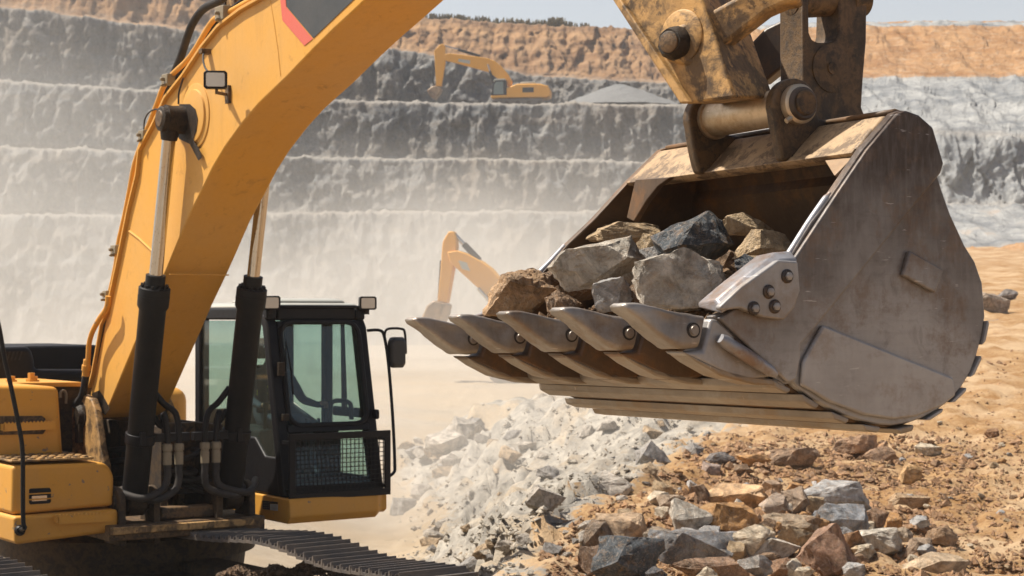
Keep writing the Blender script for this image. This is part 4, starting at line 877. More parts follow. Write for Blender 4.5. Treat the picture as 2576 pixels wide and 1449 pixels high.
for (x, y) in ((1979, 695), (1933, 734), (1948, 771), (1895, 776)):
    c = QP.off(0.058).hit(x, y)
    b0 = MB().lathe(c, c + nB * 0.012, [(0, 0.026), (0.5, 0.026), (1, 0.02)], 24).build('bolt', M['steel_dark'], side_cut)
    MB().lathe(c + nB * 0.01, c + nB * 0.022, [(0, 0.016), (0.8, 0.015), (1, 0.011)], 6).build('bolt_head', M['steel_worn'], b0)
# silver rim bars
MB().tube([p + wB * 0.02 for p in QP.pts([(1975, 655), (1993, 640), (2040, 566), (2080, 508), (2097, 486)])], [0.010, 0.015, 0.015, 0.015, 0.010], 12, 3).build('rim_bar', M['edge_steel'], bk)
MB().tube([farp(*p) - wB * 0.02 for p in [(1800, 795), (1850, 772), (1900, 730), (1985, 648), (2040, 566)]], 0.015, 12, 3).build('rim_bar', M['edge_steel'], bk)
# top beam
tb = [(2168, 376), (2205, 330), (2245, 286), (2262, 300), (2262, 330), (2200, 400), (2178, 392)]
q = MB().loft([[QP.hit(*p) + wB * 0.04 for p in tb], [farp(*p) - wB * 0.04 for p in tb]]).build('top_beam', M['beam'], bk, bevel=0.012, seg=3)
MB().loft([[QP.hit(*p) + wB * 0.044 for p in ((2160, 382), (2170, 370), (2178, 374), (2170, 392))], [farp(*p) - wB * 0.044 for p in ((2160, 382), (2170, 370), (2178, 374), (2170, 392))]]).build('beam_lip', M['beam'], bk, bevel=0.003)
# inner back plate under the beam and gussets
ib = [(2200, 398), (2215, 500), (2240, 640)]
GP_ = PL(farp(2150, 430), tB); g = GP_.pts([(1612, 452), (1700, 446), (1668, 470), (1640, 505), (1608, 558), (1590, 548)])
MB().prism(g, tB * 0.03).build('gusset', M['steel_rust'], bk, bevel=0.004)
g = [QP.hit(2120, 440) + wB * 0.05, QP.hit(2168, 392) + wB * 0.05, QP.hit(2160, 392) + wB * 0.2]
MB().prism(g, Vector((0.03, 0.02, -0.01))).build('gusset', M['steel_tan'], bk, bevel=0.004)
# teeth with adapters: shaped once, repeated along the lip
wT = Vector((-0.460, 0.888, -0.030)).normalized(); pitch = 1.78 / 4
TP = PL(T5, nB)
st = [((1578, 766), (1578, 772), 0.040), ((1586, 761), (1587, 784), 0.052), ((1618, 761), (1625, 811), 0.056), ((1655, 770), (1652, 838), 0.060), ((1690, 780), (1678, 858), 0.066), ((1735, 788), (1708, 878), 0.070), ((1760, 791), (1738, 879), 0.071), ((1777, 794), (1756, 877), 0.068)]
def tooth_mesh():
    rings = []; NS = 30
    for q_ in range(NS + 1):
        t = q_ / NS * (len(st) - 1); i = min(int(t), len(st) - 2); k_ = t - i
        lerp = lambda u_, v_: u_ + (v_ - u_) * k_
        (a0, b0, h0), (a1, b1, h1) = st[i], st[i + 1]
        A = TP.hit(lerp(a0[0], a1[0]), lerp(a0[1], a1[1])); B = TP.hit(lerp(b0[0], b1[0]), lerp(b0[1], b1[1])); hw = lerp(h0, h1)
        c = (A + B) / 2 + wB * 0.071; h = (A - B) / 2; r = []; T_ = q_ / NS
        for k in range(36):
            an = 2 * pi * k / 36; cx_, sy_ = cos(an), sin(an); e_ = 0.3 + 0.5 * max(0, 0.25 - T_) * 2
            hh = (abs(sy_) ** e_) * (1 if sy_ > 0 else -1); ww = (abs(cx_) ** e_) * (1 if cx_ > 0 else -1)
            pocket = 0.020 * math.exp(-((T_ - 0.56) / 0.12) ** 2) * math.exp(-((hh - 0.25) / 0.38) ** 2) * (1 if abs(ww) > 0.8 else 0)
            taper = 1 - 0.10 * max(0, hh)
            p = c + h * hh + nB * (hw * taper - pocket) * ww
            p += Vector((fr(p.x * 25, p.y * 25, p.z * 25, 2), fr(p.y * 25, p.x * 25, 3, 2), fr(p.z * 25, p.x * 25, 5, 2))) * 0.0025
            r.append(p)
        rings.append(r)
    return MB().loft(rings)
tooth = tooth_mesh().build('tooth', M['tooth'], bk, ang=60)
# scooped pocket, retaining pin
pc_ = TP.off(-0.002).hit(1744, 831)
pin = MB().lathe(pc_, pc_ + nB * 0.012, [(0, 0.021), (0.5, 0.021), (0.51, 0.018), (1, 0.016)], 20).build('tooth_pin', M['tooth'], tooth)
ringm = MB().lathe(pc_ - nB * 0.004, pc_ + nB * 0.004, [(0, 0.029), (1, 0.028)], 20).build('pin_hole', M['rubber'], tooth)
AP = TP.off(-0.012)
ad = MB().prism(AP.pts([(1789, 801), (1804, 803), (1846, 838), (1853, 858), (1950, 930), (1956, 945), (1895, 957), (1853, 957), (1811, 934), (1715, 886), (1768, 883)]), wB * 0.118).build('tooth_adapter', M['steel_worn'], bk, bevel=0.022, seg=3)
adb = MB().prism(AP.pts([(1716, 882), (1760, 903), (1811, 926), (1895, 946), (1962, 956), (1980, 972), (1900, 968), (1815, 946), (1755, 912)]), wB * 0.118).build('adapter_strap', M['steel_under'], bk, bevel=0.01, seg=2)
ad_shade_mesh = ad.data.copy(); ad_shade_mesh.materials.clear(); ad_shade_mesh.materials.append(M['steel_rust'])  # far adapters: dark rust, with the shade on their sides painted in
for o_, n_ in ((tooth, 4), (ad, 4), (adb, 4)):
    for i in range(1, 5):
        c = copy_tree(o_); c.data = ad_shade_mesh if o_ is ad else c.data; c.location = o_.location + wT * pitch * (i) ; WL[c.name] = WL[o_.name] + wT * pitch * i
# lip plate between the teeth and round shoulder bars
lp = [(1856, 846), (1872, 842), (1990, 946), (1975, 962), (1900, 892), (1860, 862)]
MB().loft([[QP.hit(*p) + wB * 0.05 for p in lp], [farp(*p) - wB * 0.05 for p in lp]]).build('lip_plate', M['steel_under'], bk, bevel=0.008)
MB().tube([QP.hit(1856, 852) + wB * 0.06, farp(1856, 852) - wB * 0.06], 0.022, 10).build('lip_bar', M['steel_tan'], bk)
sh5_unused = QP.pts([(1800, 800), (1838, 822), (1852, 858), (1957, 938), (1956, 952), (1900, 948), (1815, 890), (1800, 850)])
MB().tube(TP.off(0.012).pts([(1812, 851), (1822, 858), (1880, 896), (1936, 932), (1952, 943)]), [0.018, 0.024, 0.026, 0.022, 0.012], 14).build('shroud_rib', M['edge_steel'], bk)
# hinge ears, pin tube and caps
pe = QP.hit(2165, 376)
def WofX(x, y):
    # offset along wB from the beam's front edge that is seen at photo x
    lo, hi = 0.0, 1.7
    for _ in range(40):
        m_ = (lo + hi) / 2; q_ = pe + wB * m_; X = CX + F * q_.x / q_.y
        if X > x: lo = m_
        else: hi = m_
    return lo
W1 = WofX(1985, 400); W2 = WofX(1777, 430)
E1 = QW(W1); E2 = QW(W2)
ear1 = []
for k in range(17):
    a = radians(200 - k * 13.0); ear1.append((2000 + 56 * cos(a), 262 - 66 * sin(a)))
ear1 = [(1951, 308), (1957, 340), (1965, 375), (1970, 402), (1984, 406), (2060, 370), (2130, 334), (2150, 308), (2100, 302), (2062, 300)] + ear1[::-1]
MB().prism(E1.pts(ear1), wB * 0.055).build('hinge_ear', M['bracket'], bk, bevel=0.012, seg=3)
ear2 = []
for k in range(17):
    a = radians(205 - k * 13.0); ear2.append((1778 + 44 * cos(a), 298 - 58 * sin(a)))
ear2 = [(1740, 340), (1746, 375), (1755, 415), (1762, 436), (1782, 438), (1850, 407), (1900, 374), (1880, 347), (1826, 337)] + ear2[::-1]
MB().prism(E2.pts(ear2), wB * 0.055).build('hinge_ear', M['bracket'], bk, bevel=0.012, seg=3)
pcn = E1.hit(2004, 263); 
pcf = pcn + wB * (W2 - W1)
tube_ = MB().lathe(pcn + wB * 0.05, pcf, [(0, 0.068), (0.02, 0.074), (0.96, 0.078), (0.965, 0.088), (1, 0.088)], 36).build('pin_tube', M['pin_steel'], bk)
col = MB().lathe(pcn - wB * -0.01, pcn - wB * 0.035, [(0, 0.082), (0.85, 0.08), (1, 0.07)], 36).build('pin_collar', M['pin_steel'], bk)
MB().lathe(pcn - wB * 0.02, pcn - wB * 0.055, [(0, 0.07), (0.8, 0.066), (1, 0.060)], 36).build('pin_collar', M['steel_dark'], bk)
MB().lathe(pcn - wB * 0.03, pcn - wB * 0.070, [(0, 0.052), (0.85, 0.05), (1, 0.044)], 36).build('pin_cap', M['yellow_brown'], col)
MB().tube([pcn - tB * -0.06 - Z * 0.06 - wB * 0.04, pcn - tB * -0.085 - Z * 0.075 - wB * 0.04], 0.011, 8).build('grease_nipple', M['pin_steel'], col)
MB().lathe(pcf - wB * -0.05, pcf - wB * -0.10, [(0, 0.075), (1, 0.07)], 24).build('pin_cap', M['grease'], bk)
# end bracket of the linkage, standing over the bucket
LK = QW(W1 + 0.07)
lk_poly = [(1985, 310), (2020, 205), (2018, -40), (2034, -40), (2036, 82), (2044, 100), (2060, 107), (2086, 108), (2104, 100), (2110, 82), (2113, -40), (2182, -40), (2180, 105), (2172, 200), (2168, 270), (2182, 305), (2215, 318), (2100, 345)]
MB().prism(LK.pts(lk_poly), wB * 0.15).build('link_bracket', M['bracket'], EX, bevel=0.008)
lit = [(1994, 205), (2019, 205), (2019, -40), (1994, -40)]
c = LK.hit(2091, 172)
MB().lathe(c, c + nB * 0.006, [(0, 0.10), (0.8, 0.10), (1, 0.095)], 40).build('bracket_boss', M['bracket'], EX)
MB().lathe(c, c + nB * 0.012, [(0, 0.026), (1, 0.024)], 24).build('bracket_plug', M['yellow_brown'], EX)
c = LK.hit(2100, 2)
MB().lathe(LK.hit(2015, 0) + wB * 0.07, LK.hit(2195, -8) + wB * 0.07, [(0, 0.05), (0.1, 0.05), (0.11, 0.065), (0.75, 0.065), (0.76, 0.08), (1, 0.075)], 28).build('link_pin', M['yellow_brown'], EX)
# stick (dipper): prism from the bucket hinge up to the boom end
J = BP.hit(1330, -300) + lE * BW * 0.5
def dz(y):                      # distance grows from the hinge towards the boom
    t = (258 - y) / 560.0; return 1 / ((1 - t) / 7.25 + t / 11.2)
sn = Vector((-0.72, -0.69, 0.03)).normalized(); SP0 = PL(P(1722, 262, 7.35), sn)
SA = SP0.pts([(1722, 262), (1852, 246), (1811, 130), (1764, -10), (1700, -160), (1440, -160), (1532, -30)])
eS = Vector((0.50, 0.866, 0.10)).normalized()
MB().prism(SA, eS * 0.40).build('stick', M['yellow_dirty'], EX, bevel=0.012)
SP = PL(SA[0], sn)
MB().loft([[SA[5], SA[4], SA[4] + eS * 0.4, SA[5] + eS * 0.4], [J - Z * 0.35 - fE * 0.2, J + Z * 0.1 + fE * 0.3, J + Z * 0.2 + lE * 0.3, J - Z * 0.2 + lE * 0.3 - fE * 0.2]]).build('stick_tail', M['yellow_dirty'], EX)
q = MB().prism([SA[0] + sn * 0.0, SA[6], SA[6] + (SA[3] - SA[6]).normalized() * 0.05, SA[0] + (SA[1] - SA[0]).normalized() * 0.05], sn * 0.03)
q.build('stick_flange', M['yellow_dirty'], EX, bevel=0.006)
c = SP.hit(1715, 92)
MB().lathe(c - sn * 0.02, c + sn * 0.012, [(0, 0.11), (0.8, 0.11), (1, 0.10)], 36).build('stick_boss', M['yellow_dirty'], EX)
# link arm with its greasy pivot
LA = PL(SP.o + sn * 0.12, sn)
arm = [(1674, 120), (1676, 90), (1690, 68), (1712, 60), (1760, 42), (1850, -8), (1900, -40), (2010, -60), (2010, 5), (1975, 10), (1930, 30), (1868, 78), (1800, 128), (1772, 150), (1740, 168), (1705, 158), (1684, 142)]
c = SP.hit(1705, 110)
def lad(x): return 7.55 - 0.0 * x
AP2 = PL(P(1700, 105, 7.35), Vector((-0.30, -0.95, 0.05)))
MB().prism(AP2.pts(arm), -AP2.n * 0.12).build('link_arm', M['yellow_dirty'], EX, bevel=0.018, seg=3)
c = AP2.hit(1695, 108); ln = Vector((-0.62, -0.78, 0.0)).normalized()
q = MB().lathe(c - ln * 0.10, c + ln * 0.035, [(0, 0.068), (0.4, 0.072), (0.8, 0.066), (1, 0.052)], 36)
for v in q.v: v += Vector((fr(v.x * 30, v.y * 30, v.z * 30), fr(v.z * 28, v.x * 30, 1), fr(v.y * 30, 2, v.z * 30))) * 0.006
h = q.build('link_pivot', M['grease'], EX)
MB().lathe(c + ln * 0.03, c + ln * 0.045, [(0, 0.045), (0.8, 0.043), (1, 0.037)], 30).build('pin_cap', M['yellow_brown'], h)
# second link behind
AP3 = PL(P(1930, 120, 8.1), Vector((-0.30, -0.95, 0.05)))
MB().prism(AP3.pts([(1880, 118), (1925, 70), (2010, 30), (2010, 135), (1925, 205), (1890, 180)]), -AP3.n * 0.12).build('link_arm', M['steel_dark'], EX, bevel=0.012)
# ================================================================ the operator in the cab
def skinned(name, joints, edges, m, parent=None, root=0, sub=2):
    me = bpy.data.meshes.new(name); loc = joints[root][0]
    me.from_pydata([j[0] - loc for j in joints], edges, []); me.materials.append(m)
    o = bpy.data.objects.new(name, me); C.objects.link(o); WL[o.name] = Vector(loc)
    if parent: o.parent = parent; o.location = loc - WL[parent.name]
    else: o.location = loc
    md = o.modifiers.new('skin', 'SKIN'); md.use_smooth_shade = True
    for i, j in enumerate(joints):
        sv = me.skin_vertices[0].data[i]; sv.radius = (j[1], j[1]) if not isinstance(j[1], tuple) else j[1]; sv.use_root = i == root
    sd = o.modifiers.new('sub', 'SUBSURF'); sd.levels = sub; sd.render_levels = sub; return o
cloth = paint('work_clothes', (0.03, 0.045, 0.075), dustamt=0.2, dirtamt=0.05, sc=5, rough=0.85)
skinm = paint('skin', (0.36, 0.19, 0.12), dustamt=0.05, dirtamt=0.0, sc=5, rough=0.55)
vestm = paint('vest', (0.42, 0.45, 0.03), dustamt=0.2, dirtamt=0.05, sc=5, rough=0.8)
J_ = {}
jl = []
def jt(n, f, l, z, r): J_[n] = len(jl); jl.append((K(f, l, z), r))
jt('pelvis', -1.32, .50, .62, (.15, .13)); jt('waist', -1.33, .50, .78, (.135, .11)); jt('chest', -1.32, .50, .97, (.16, .125)); jt('neck0', -1.29, .50, 1.10, .075); jt('neck', -1.25, .50, 1.16, .055); jt('skull0', -1.21, .50, 1.24, .085)
for s, n in ((-1, 'a'), (1, 'b')):
    jt('sh' + n, -1.29, .50 + .19 * s, 1.06, .062); jt('el' + n, -1.12, .50 + .27 * s, .80, .046); jt('wr' + n, -.86, .50 + .30 * s, .76, .031); jt('ha' + n, -.79, .50 + .315 * s, .775, .036)
    jt('hip' + n, -1.22, .50 + .10 * s, .60, .088); jt('kn' + n, -.80, .50 + .13 * s, .62, .064); jt('an' + n, -.66, .50 + .13 * s, .20, .045); jt('to' + n, -.50, .50 + .13 * s, .12, .042)
E_ = [('pelvis', 'waist'), ('waist', 'chest'), ('chest', 'neck0'), ('neck0', 'neck'), ('neck', 'skull0')]
for n in 'ab': E_ += [('chest', 'sh' + n), ('sh' + n, 'el' + n), ('el' + n, 'wr' + n), ('wr' + n, 'ha' + n), ('pelvis', 'hip' + n), ('hip' + n, 'kn' + n), ('kn' + n, 'an' + n), ('an' + n, 'to' + n)]
op = skinned('operator', jl, [(J_[a], J_[b]) for a, b in E_], cloth)
tag(op, 'machine operator in dark clothes and yellow vest seated inside the black cab', 'person')
hd = bmesh.new(); bmesh.ops.create_icosphere(hd, subdivisions=4, radius=1)
hc_ = K(-1.19, .50, 1.27)
hv = []
for v in hd.verts:
    p = v.co.copy(); x, y, z = p                          # x forward, y sideways, z up
    fx_ = x * .098; fy = y * (.075 - .012 * max(0, -z)); fz = z * .12
    g_ = lambda a, b, c, w_: math.exp(-((y - a) ** 2 + (z - b) ** 2) / w_) * max(0, x) ** 2 * c
    fx_ += g_(0, -.12, .022, .02) + g_(0, -.02, .010, .02) - g_(.36, .08, .012, .02) - g_(-.36, .08, .012, .02) + g_(0, -.48, .007, .02) + g_(0, -.75, .012, .05) - g_(0, -.36, .004, .004)
    fy += (.012 if abs(y) > .93 and abs(z) < .3 and -.3 < x < .2 else 0) * (1 if y > 0 else -1)
    v.co = hc_ - WL['operator'] + fE * fx_ + lE * fy + Z * fz
me = bpy.data.meshes.new('head'); hd.to_mesh(me); hd.free(); me.shade_smooth(); me.materials.append(skinm)
h_ = bpy.data.objects.new('head', me); C.objects.link(h_); h_.parent = op
MB().lathe(hc_ + Z * 0.035, hc_ + Z * 0.135, [(0, .105), (0.1, .098), (0.5, .086), (0.85, .05), (1, .01)], 28).build('helmet', M['white_paint'], op)
skinned('vest', [(K(-1.32, .50, .70), (.152, .128)), (K(-1.33, .50, .80), (.147, .122)), (K(-1.32, .50, .98), (.168, .135)), (K(-1.30, .50, 1.05), (.11, .10))], [(0, 1), (1, 2), (2, 3)], vestm, op)
for s, n in ((-1, 'a'), (1, 'b')):
    w0 = K(-.85, .50 + .30 * s, .765); pal = K(-.77, .50 + .315 * s, .785); jh = [(w0, .024), (pal, .026)]; eh = [(0, 1)]
    for i in range(4):
        b0 = pal + fE * .03 + lE * (-.027 + .018 * i) ; L_ = (.030, .036, .033, .025)[i]
        jh += [(b0, .010), (b0 + fE * L_ * .8 - Z * .006, .0088), (b0 + fE * L_ * .9 - Z * .034, .008), (b0 + fE * L_ * .35 - Z * .05, .007)]
        k_ = len(jh) - 4; eh += [(1, k_), (k_, k_ + 1), (k_ + 1, k_ + 2), (k_ + 2, k_ + 3)]
    b0 = pal - fE * .01 - lE * .03 * s; jh += [(b0, .012), (b0 + fE * .025 - lE * .008 * s - Z * .01, .010), (b0 + fE * .045 - Z * .025, .009)]; k_ = len(jh) - 3; eh += [(1, k_), (k_, k_ + 1), (k_ + 1, k_ + 2)]
    skinned('hand', jh, eh, skinm, op, 0, 1)
# ================================================================ excavators in the distance
def far_machine(name, loc, rz, k, ox, oz, A, label, sc_body=1.0):
    T = empty(name, (0, 0, 0)); tag(T, label, 'excavator')
    def pp(L, y): return [Vector(((x - ox) * k, y, (oz - z) * k)) for x, z in L]
    def ext(n, L, y0, y1, m, bev=0.04): return MB().prism(pp(L, y0), Vector((0, y1 - y0, 0))).build(n, m, T, bevel=bev)
    ext('boom', A['boom'], -0.35, 0.35, M['far_yellow']); ext('stick', A['stick'], -0.25, 0.25, M['far_yellow'])
    b = ext('bucket', A['bucket'], -0.75, 0.75, M['steel_tan'], 0.08)
    for a, c, r, n in A['cyl']:
        a = pp([a], 0)[0]; c = pp([c], 0)[0]; m_ = a + (c - a) * 0.38
        for y in ((-0.5, 0.5) if n == 'boom_cylinder' else (0,)):
            o = MB().cyl(m_ + Vector((0, y, 0)), c + Vector((0, y, 0)), r).build(n, M['black'], T)
            MB().cyl(a + Vector((0, y, 0)), m_ + Vector((0, y, 0)), r * 0.6).build('rod', M['chrome'], o)
    if A.get('link'):
        for a, c in A['link']:
            a, c = pp([a, c], 0); MB().cyl(a, c, 0.09).build('link', M['black'], T)
    B = ext('body', A['body'], -1.45, 1.45, M['far_yellow'], 0.1)
    if A.get('vent'): MB().prism(pp(A['vent'], -1.46), Vector((0, -0.02, 0))).build('vent', M['black'], B, smooth=False)
    if A.get('stripe'): MB().prism(pp(A['stripe'], -0.352), Vector((0, -0.01, 0))).build('panel', M['white_paint'], T, smooth=False)
    c = ext('cab', A['cab'], -1.45, -0.35, M['black'], 0.05)
    MB().prism(pp(A['glass'], -1.465), Vector((0, 0.02, 0))).build('window', M['glassy'], c, smooth=False)
    ext('roof', A['roof'], -1.47, -0.33, M['white_paint'], 0.03)
    if A.get('hood'): ext('engine_hood', A['hood'], -0.8, 1.1, M['white_paint'], 0.06)
    x0, x1, z0, z1 = A['track']
    for y in (-1.55, 0.95):
        q = MB(); r = (z1 - z0) * k / 2; zc = (oz - (z0 + z1) / 2) * k; L = []
        for s, xc in ((1, (x1 - ox) * k - r), (-1, (x0 - ox) * k + r)):
            for j in range(9): a = -pi / 2 + pi * j / 8; L.append(Vector((xc + s * r * cos(a), y, zc + s * r * sin(a))))
        q.prism(L, Vector((0, 0.6, 0))); tk = q.build('track', M['track'], T)
        for j in range(5):
            xw = (x0 - ox) * k + r + j * ((x1 - x0) * k - 2 * r) / 4
            MB().cyl((xw, y - 0.03, zc), (xw, y + 0.63, zc), r * 0.55).build('wheel', M['frame'], tk)
    ext('turntable', [(x0 + (x1 - x0) * 0.3, A['base']), (x0 + (x1 - x0) * 0.7, A['base']), (x0 + (x1 - x0) * 0.7, z0), (x0 + (x1 - x0) * 0.3, z0)], -0.9, 0.9, M['frame'])
    T.location = loc; T.rotation_euler = (0, 0, rz); return T
M['glassy'] = simple('dark_window', (0.16, 0.20, 0.19), 0.15)
top = dict(boom=[(1450, 900), (1455, 830), (1400, 730), (1300, 615), (1200, 540), (1090, 498), (950, 478), (560, 425), (490, 435), (490, 520), (700, 575), (1100, 690), (1170, 730), (1290, 830), (1370, 900)],
    stick=[(335, 390), (345, 370), (430, 285), (470, 290), (490, 330), (492, 430), (492, 560), (435, 890), (360, 885), (345, 560)],
    bucket=[(370, 890), (440, 925), (420, 990), (350, 1085), (290, 1050), (235, 960), (300, 905)],
    cyl=[((485, 310), (990, 465), 0.16, 'stick_cylinder'), ((1110, 590), (1190, 860), 0.13, 'boom_cylinder')], link=[((310, 520), (320, 900))],
    body=[(1165, 1085), (1165, 1050), (1390, 1040), (1395, 945), (1540, 892), (1860, 892), (1985, 925), (2010, 985), (2005, 1060), (1960, 1085)],
    vent=[(1620, 945), (1780, 945), (1780, 1015), (1620, 1015)], stripe=[(690, 505), (855, 530), (850, 580), (680, 545)],
    cab=[(1170, 1050), (1195, 900), (1235, 835), (1385, 835), (1392, 1050)], glass=[(1205, 1035), (1215, 905), (1240, 858), (1345, 858), (1350, 1035)],
    roof=[(1200, 850), (1225, 818), (1370, 815), (1385, 835), (1240, 838)], hood=[(1565, 892), (1590, 855), (1790, 850), (1800, 892)], track=(1180, 1930, 1105, 1225), base=1086)
fb = P(1312, 262, 210); far_machine('excavator', Vector((fb.x, 207.5, P(1312, 262, 206).z - 0.35)), radians(-6), 0.00795, 1590, 1225, top, 'small distant excavator on the top bench beside the gravel cone')
flo = dict(boom=[(395, 262), (480, 250), (560, 275), (680, 340), (760, 400), (830, 480), (1090, 690), (1260, 900), (1290, 980), (1180, 980), (900, 760), (690, 590), (420, 350)],
    stick=[(345, 210), (352, 170), (400, 92), (440, 92), (462, 130), (465, 230), (440, 380), (385, 680), (305, 660), (332, 400)],
    bucket=[(300, 655), (385, 690), (365, 780), (262, 980), (235, 960), (185, 820), (240, 700)],
    cyl=[((440, 115), (650, 330), 0.14, 'stick_cylinder'), ((665, 560), (1120, 1050), 0.13, 'boom_cylinder')], link=[((330, 330), (310, 640))],
    body=[(1060, 1120), (1060, 1060), (1500, 1050), (1500, 920), (1700, 890), (2200, 890), (2380, 940), (2380, 1120)], stripe=[(490, 330), (560, 350), (590, 420), (520, 400)],
    cab=[(1080, 1060), (1090, 800), (1150, 690), (1390, 690), (1400, 1060)], glass=[(1120, 1030), (1130, 800), (1170, 725), (1340, 725), (1350, 1030)],
    roof=[(1100, 700), (1150, 665), (1390, 665), (1390, 690), (1150, 695)], hood=[(1700, 890), (1720, 830), (1900, 830), (1910, 890)], track=(800, 2250, 1150, 1325), base=1120)
fp = P(1006 + 0.3038 * 1300, 965, 80); far_machine('excavator', Vector((fp.x, 80, 0.0)), radians(-14), 0.0054, 1300, 1325, flo, 'dust veiled excavator on the pit floor half hidden behind the raised bucket')

# ================================================================ rocks
def rock_mesh(name, seed, dims, sub=3, flat=0.0, planes=15, rough=0.05):
    r = random.Random(seed); bm = bmesh.new(); s = seed * 7.31
    for cx_ in (-1, 1):
        for cy_ in (-1, 1):
            for cz_ in (-1, 1):
                k = r.uniform(0.55, 1.0); bm.verts.new(Vector((cx_ * r.uniform(0.25, 1.0), cy_ * r.uniform(0.25, 1.0), cz_ * r.uniform(0.2, 0.9))) * (0.7 + 0.3 * k))
    for _ in range(7): bm.verts.new(Vector((r.gauss(0, 1), r.gauss(0, 1), r.gauss(0, 1))).normalized() * r.uniform(0.95, 1.2))
    from mathutils import Euler
    R_ = Euler((r.uniform(-.45, .45), r.uniform(-.45, .45), r.uniform(0, 3.1))).to_matrix()
    for v in bm.verts: v.co = R_ @ v.co
    h = bmesh.ops.convex_hull(bm, input=bm.verts); dead = [g for g in h['geom_interior'] if isinstance(g, bmesh.types.BMVert)]
    if dead: bmesh.ops.delete(bm, geom=list(set(dead)), context='VERTS')
    cuts = {2: 2, 3: 5, 4: 9}[sub]
    bmesh.ops.subdivide_edges(bm, edges=bm.edges, cuts=cuts, use_grid_fill=True)
    bm.normal_update()
    for v in bm.verts:
        p = v.co; n = v.normal
        f = fr(p.x * 1.5 + s, p.y * 1.5, p.z * 1.5, 3) * rough * 1.5 + fr(p.x * 5 + s, p.y * 5, p.z * 5, 4) * rough * 0.7
        if sub > 2: f += blk(p.x * 2.0 + s, p.y * 2.0 + p.z, seed) * rough * 0.9 - rough * 0.5 * max(0, 0.10 - abs(fr(p.x * 2.0, p.y * 2.0 + s, p.z * 2.0, 2))) / 0.10
        v.co = v.co + n * f
    lo = [min(v.co[i] for v in bm.verts) for i in range(3)]; hi = [max(v.co[i] for v in bm.verts) for i in range(3)]
    for v in bm.verts:
        for i in range(3): v.co[i] = ((v.co[i] - lo[i]) / (hi[i] - lo[i]) - 0.5) * dims[i]
    me = bpy.data.meshes.new(name); bm.to_mesh(me); bm.free(); me.shade_smooth(); me.set_sharp_from_angle(angle=radians(22)); me.materials.append(M['rock']); return me
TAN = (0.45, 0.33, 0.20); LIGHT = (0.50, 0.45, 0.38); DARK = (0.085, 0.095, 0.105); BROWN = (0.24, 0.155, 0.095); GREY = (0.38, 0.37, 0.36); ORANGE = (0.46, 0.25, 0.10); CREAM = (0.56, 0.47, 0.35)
def mkrock(seed, loc, dims, col, rot=(0, 0, 0), label=None, group=None, sub=4, name='rock', rough=0.05):
    o = bpy.data.objects.new(name, rock_mesh(name, seed, dims, sub, rough=rough)); C.objects.link(o); o.location = loc; o.rotation_euler = rot; o.color = col + (1,)
    return tag(o, label, 'rock', group)
# --- load in the bucket: (x, y, width, height, inward offset, colour, tilt, label)
LIP = PL(T5, tB)
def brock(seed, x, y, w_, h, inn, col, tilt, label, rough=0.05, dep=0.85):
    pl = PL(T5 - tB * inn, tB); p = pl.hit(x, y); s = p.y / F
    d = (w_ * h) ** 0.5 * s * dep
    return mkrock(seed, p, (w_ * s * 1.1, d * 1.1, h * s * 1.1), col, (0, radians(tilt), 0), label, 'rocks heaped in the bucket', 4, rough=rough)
brock(11, 1743, 612, 196, 150, 0.52, DARK, 0, 'large blue-black boulder crowning the load in the bucket')
brock(12, 1712, 706, 226, 150, 0.24, LIGHT, 0, 'big pale grey block right behind the nearest bucket teeth')
brock(13, 1503, 667, 228, 104, 0.30, LIGHT, -14, 'long pale slab sloping up at the left of the bucket load', dep=0.9)
brock(14, 1568, 588, 172, 54, 0.78, TAN, 4, 'flat tan slab at the back left of the bucket load', dep=1.1)
brock(15, 1925, 615, 150, 72, 0.72, TAN, 0, 'wide tan rock against the right inner wall of the bucket')
brock(16, 1880, 566, 122, 56, 0.90, TAN, 5, 'tan rock highest at the back right of the bucket load')
brock(17, 1635, 620, 66, 62, 0.62, TAN, 0, 'small tan rock wedged left of the blue-black boulder')
brock(18, 1540, 745, 92, 86, 0.24, GREY, -20, 'grey-brown angular stone below the long pale slab')
brock(19, 1418, 765, 88, 66, 0.13, BROWN, 0, 'small brown stone between the two leftmost gaps of the teeth', 0.08)
brock(20, 1304, 738, 176, 108, 0.20, (0.40, 0.26, 0.15), -8, 'rough rusty brown boulder at the far left of the bucket load', 0.10)
brock(21, 1880, 672, 66, 60, 0.46, DARK, 10, 'thin dark slab low between pale block and side cutter')
brock(22, 1893, 662, 56, 36, 0.50, TAN, 0, 'tiny tan stone beside the side cutter')
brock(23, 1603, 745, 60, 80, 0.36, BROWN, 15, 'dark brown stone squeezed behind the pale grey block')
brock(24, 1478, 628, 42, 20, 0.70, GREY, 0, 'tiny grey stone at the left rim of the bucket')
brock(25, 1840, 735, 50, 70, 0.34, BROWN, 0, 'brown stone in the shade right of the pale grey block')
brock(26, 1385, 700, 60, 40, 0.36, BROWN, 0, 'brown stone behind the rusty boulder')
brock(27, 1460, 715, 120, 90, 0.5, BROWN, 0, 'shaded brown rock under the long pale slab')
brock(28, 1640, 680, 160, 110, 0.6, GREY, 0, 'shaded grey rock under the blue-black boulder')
brock(29, 1820, 668, 120, 90, 0.78, BROWN, 0, 'shaded brown rock under the wide tan rock')
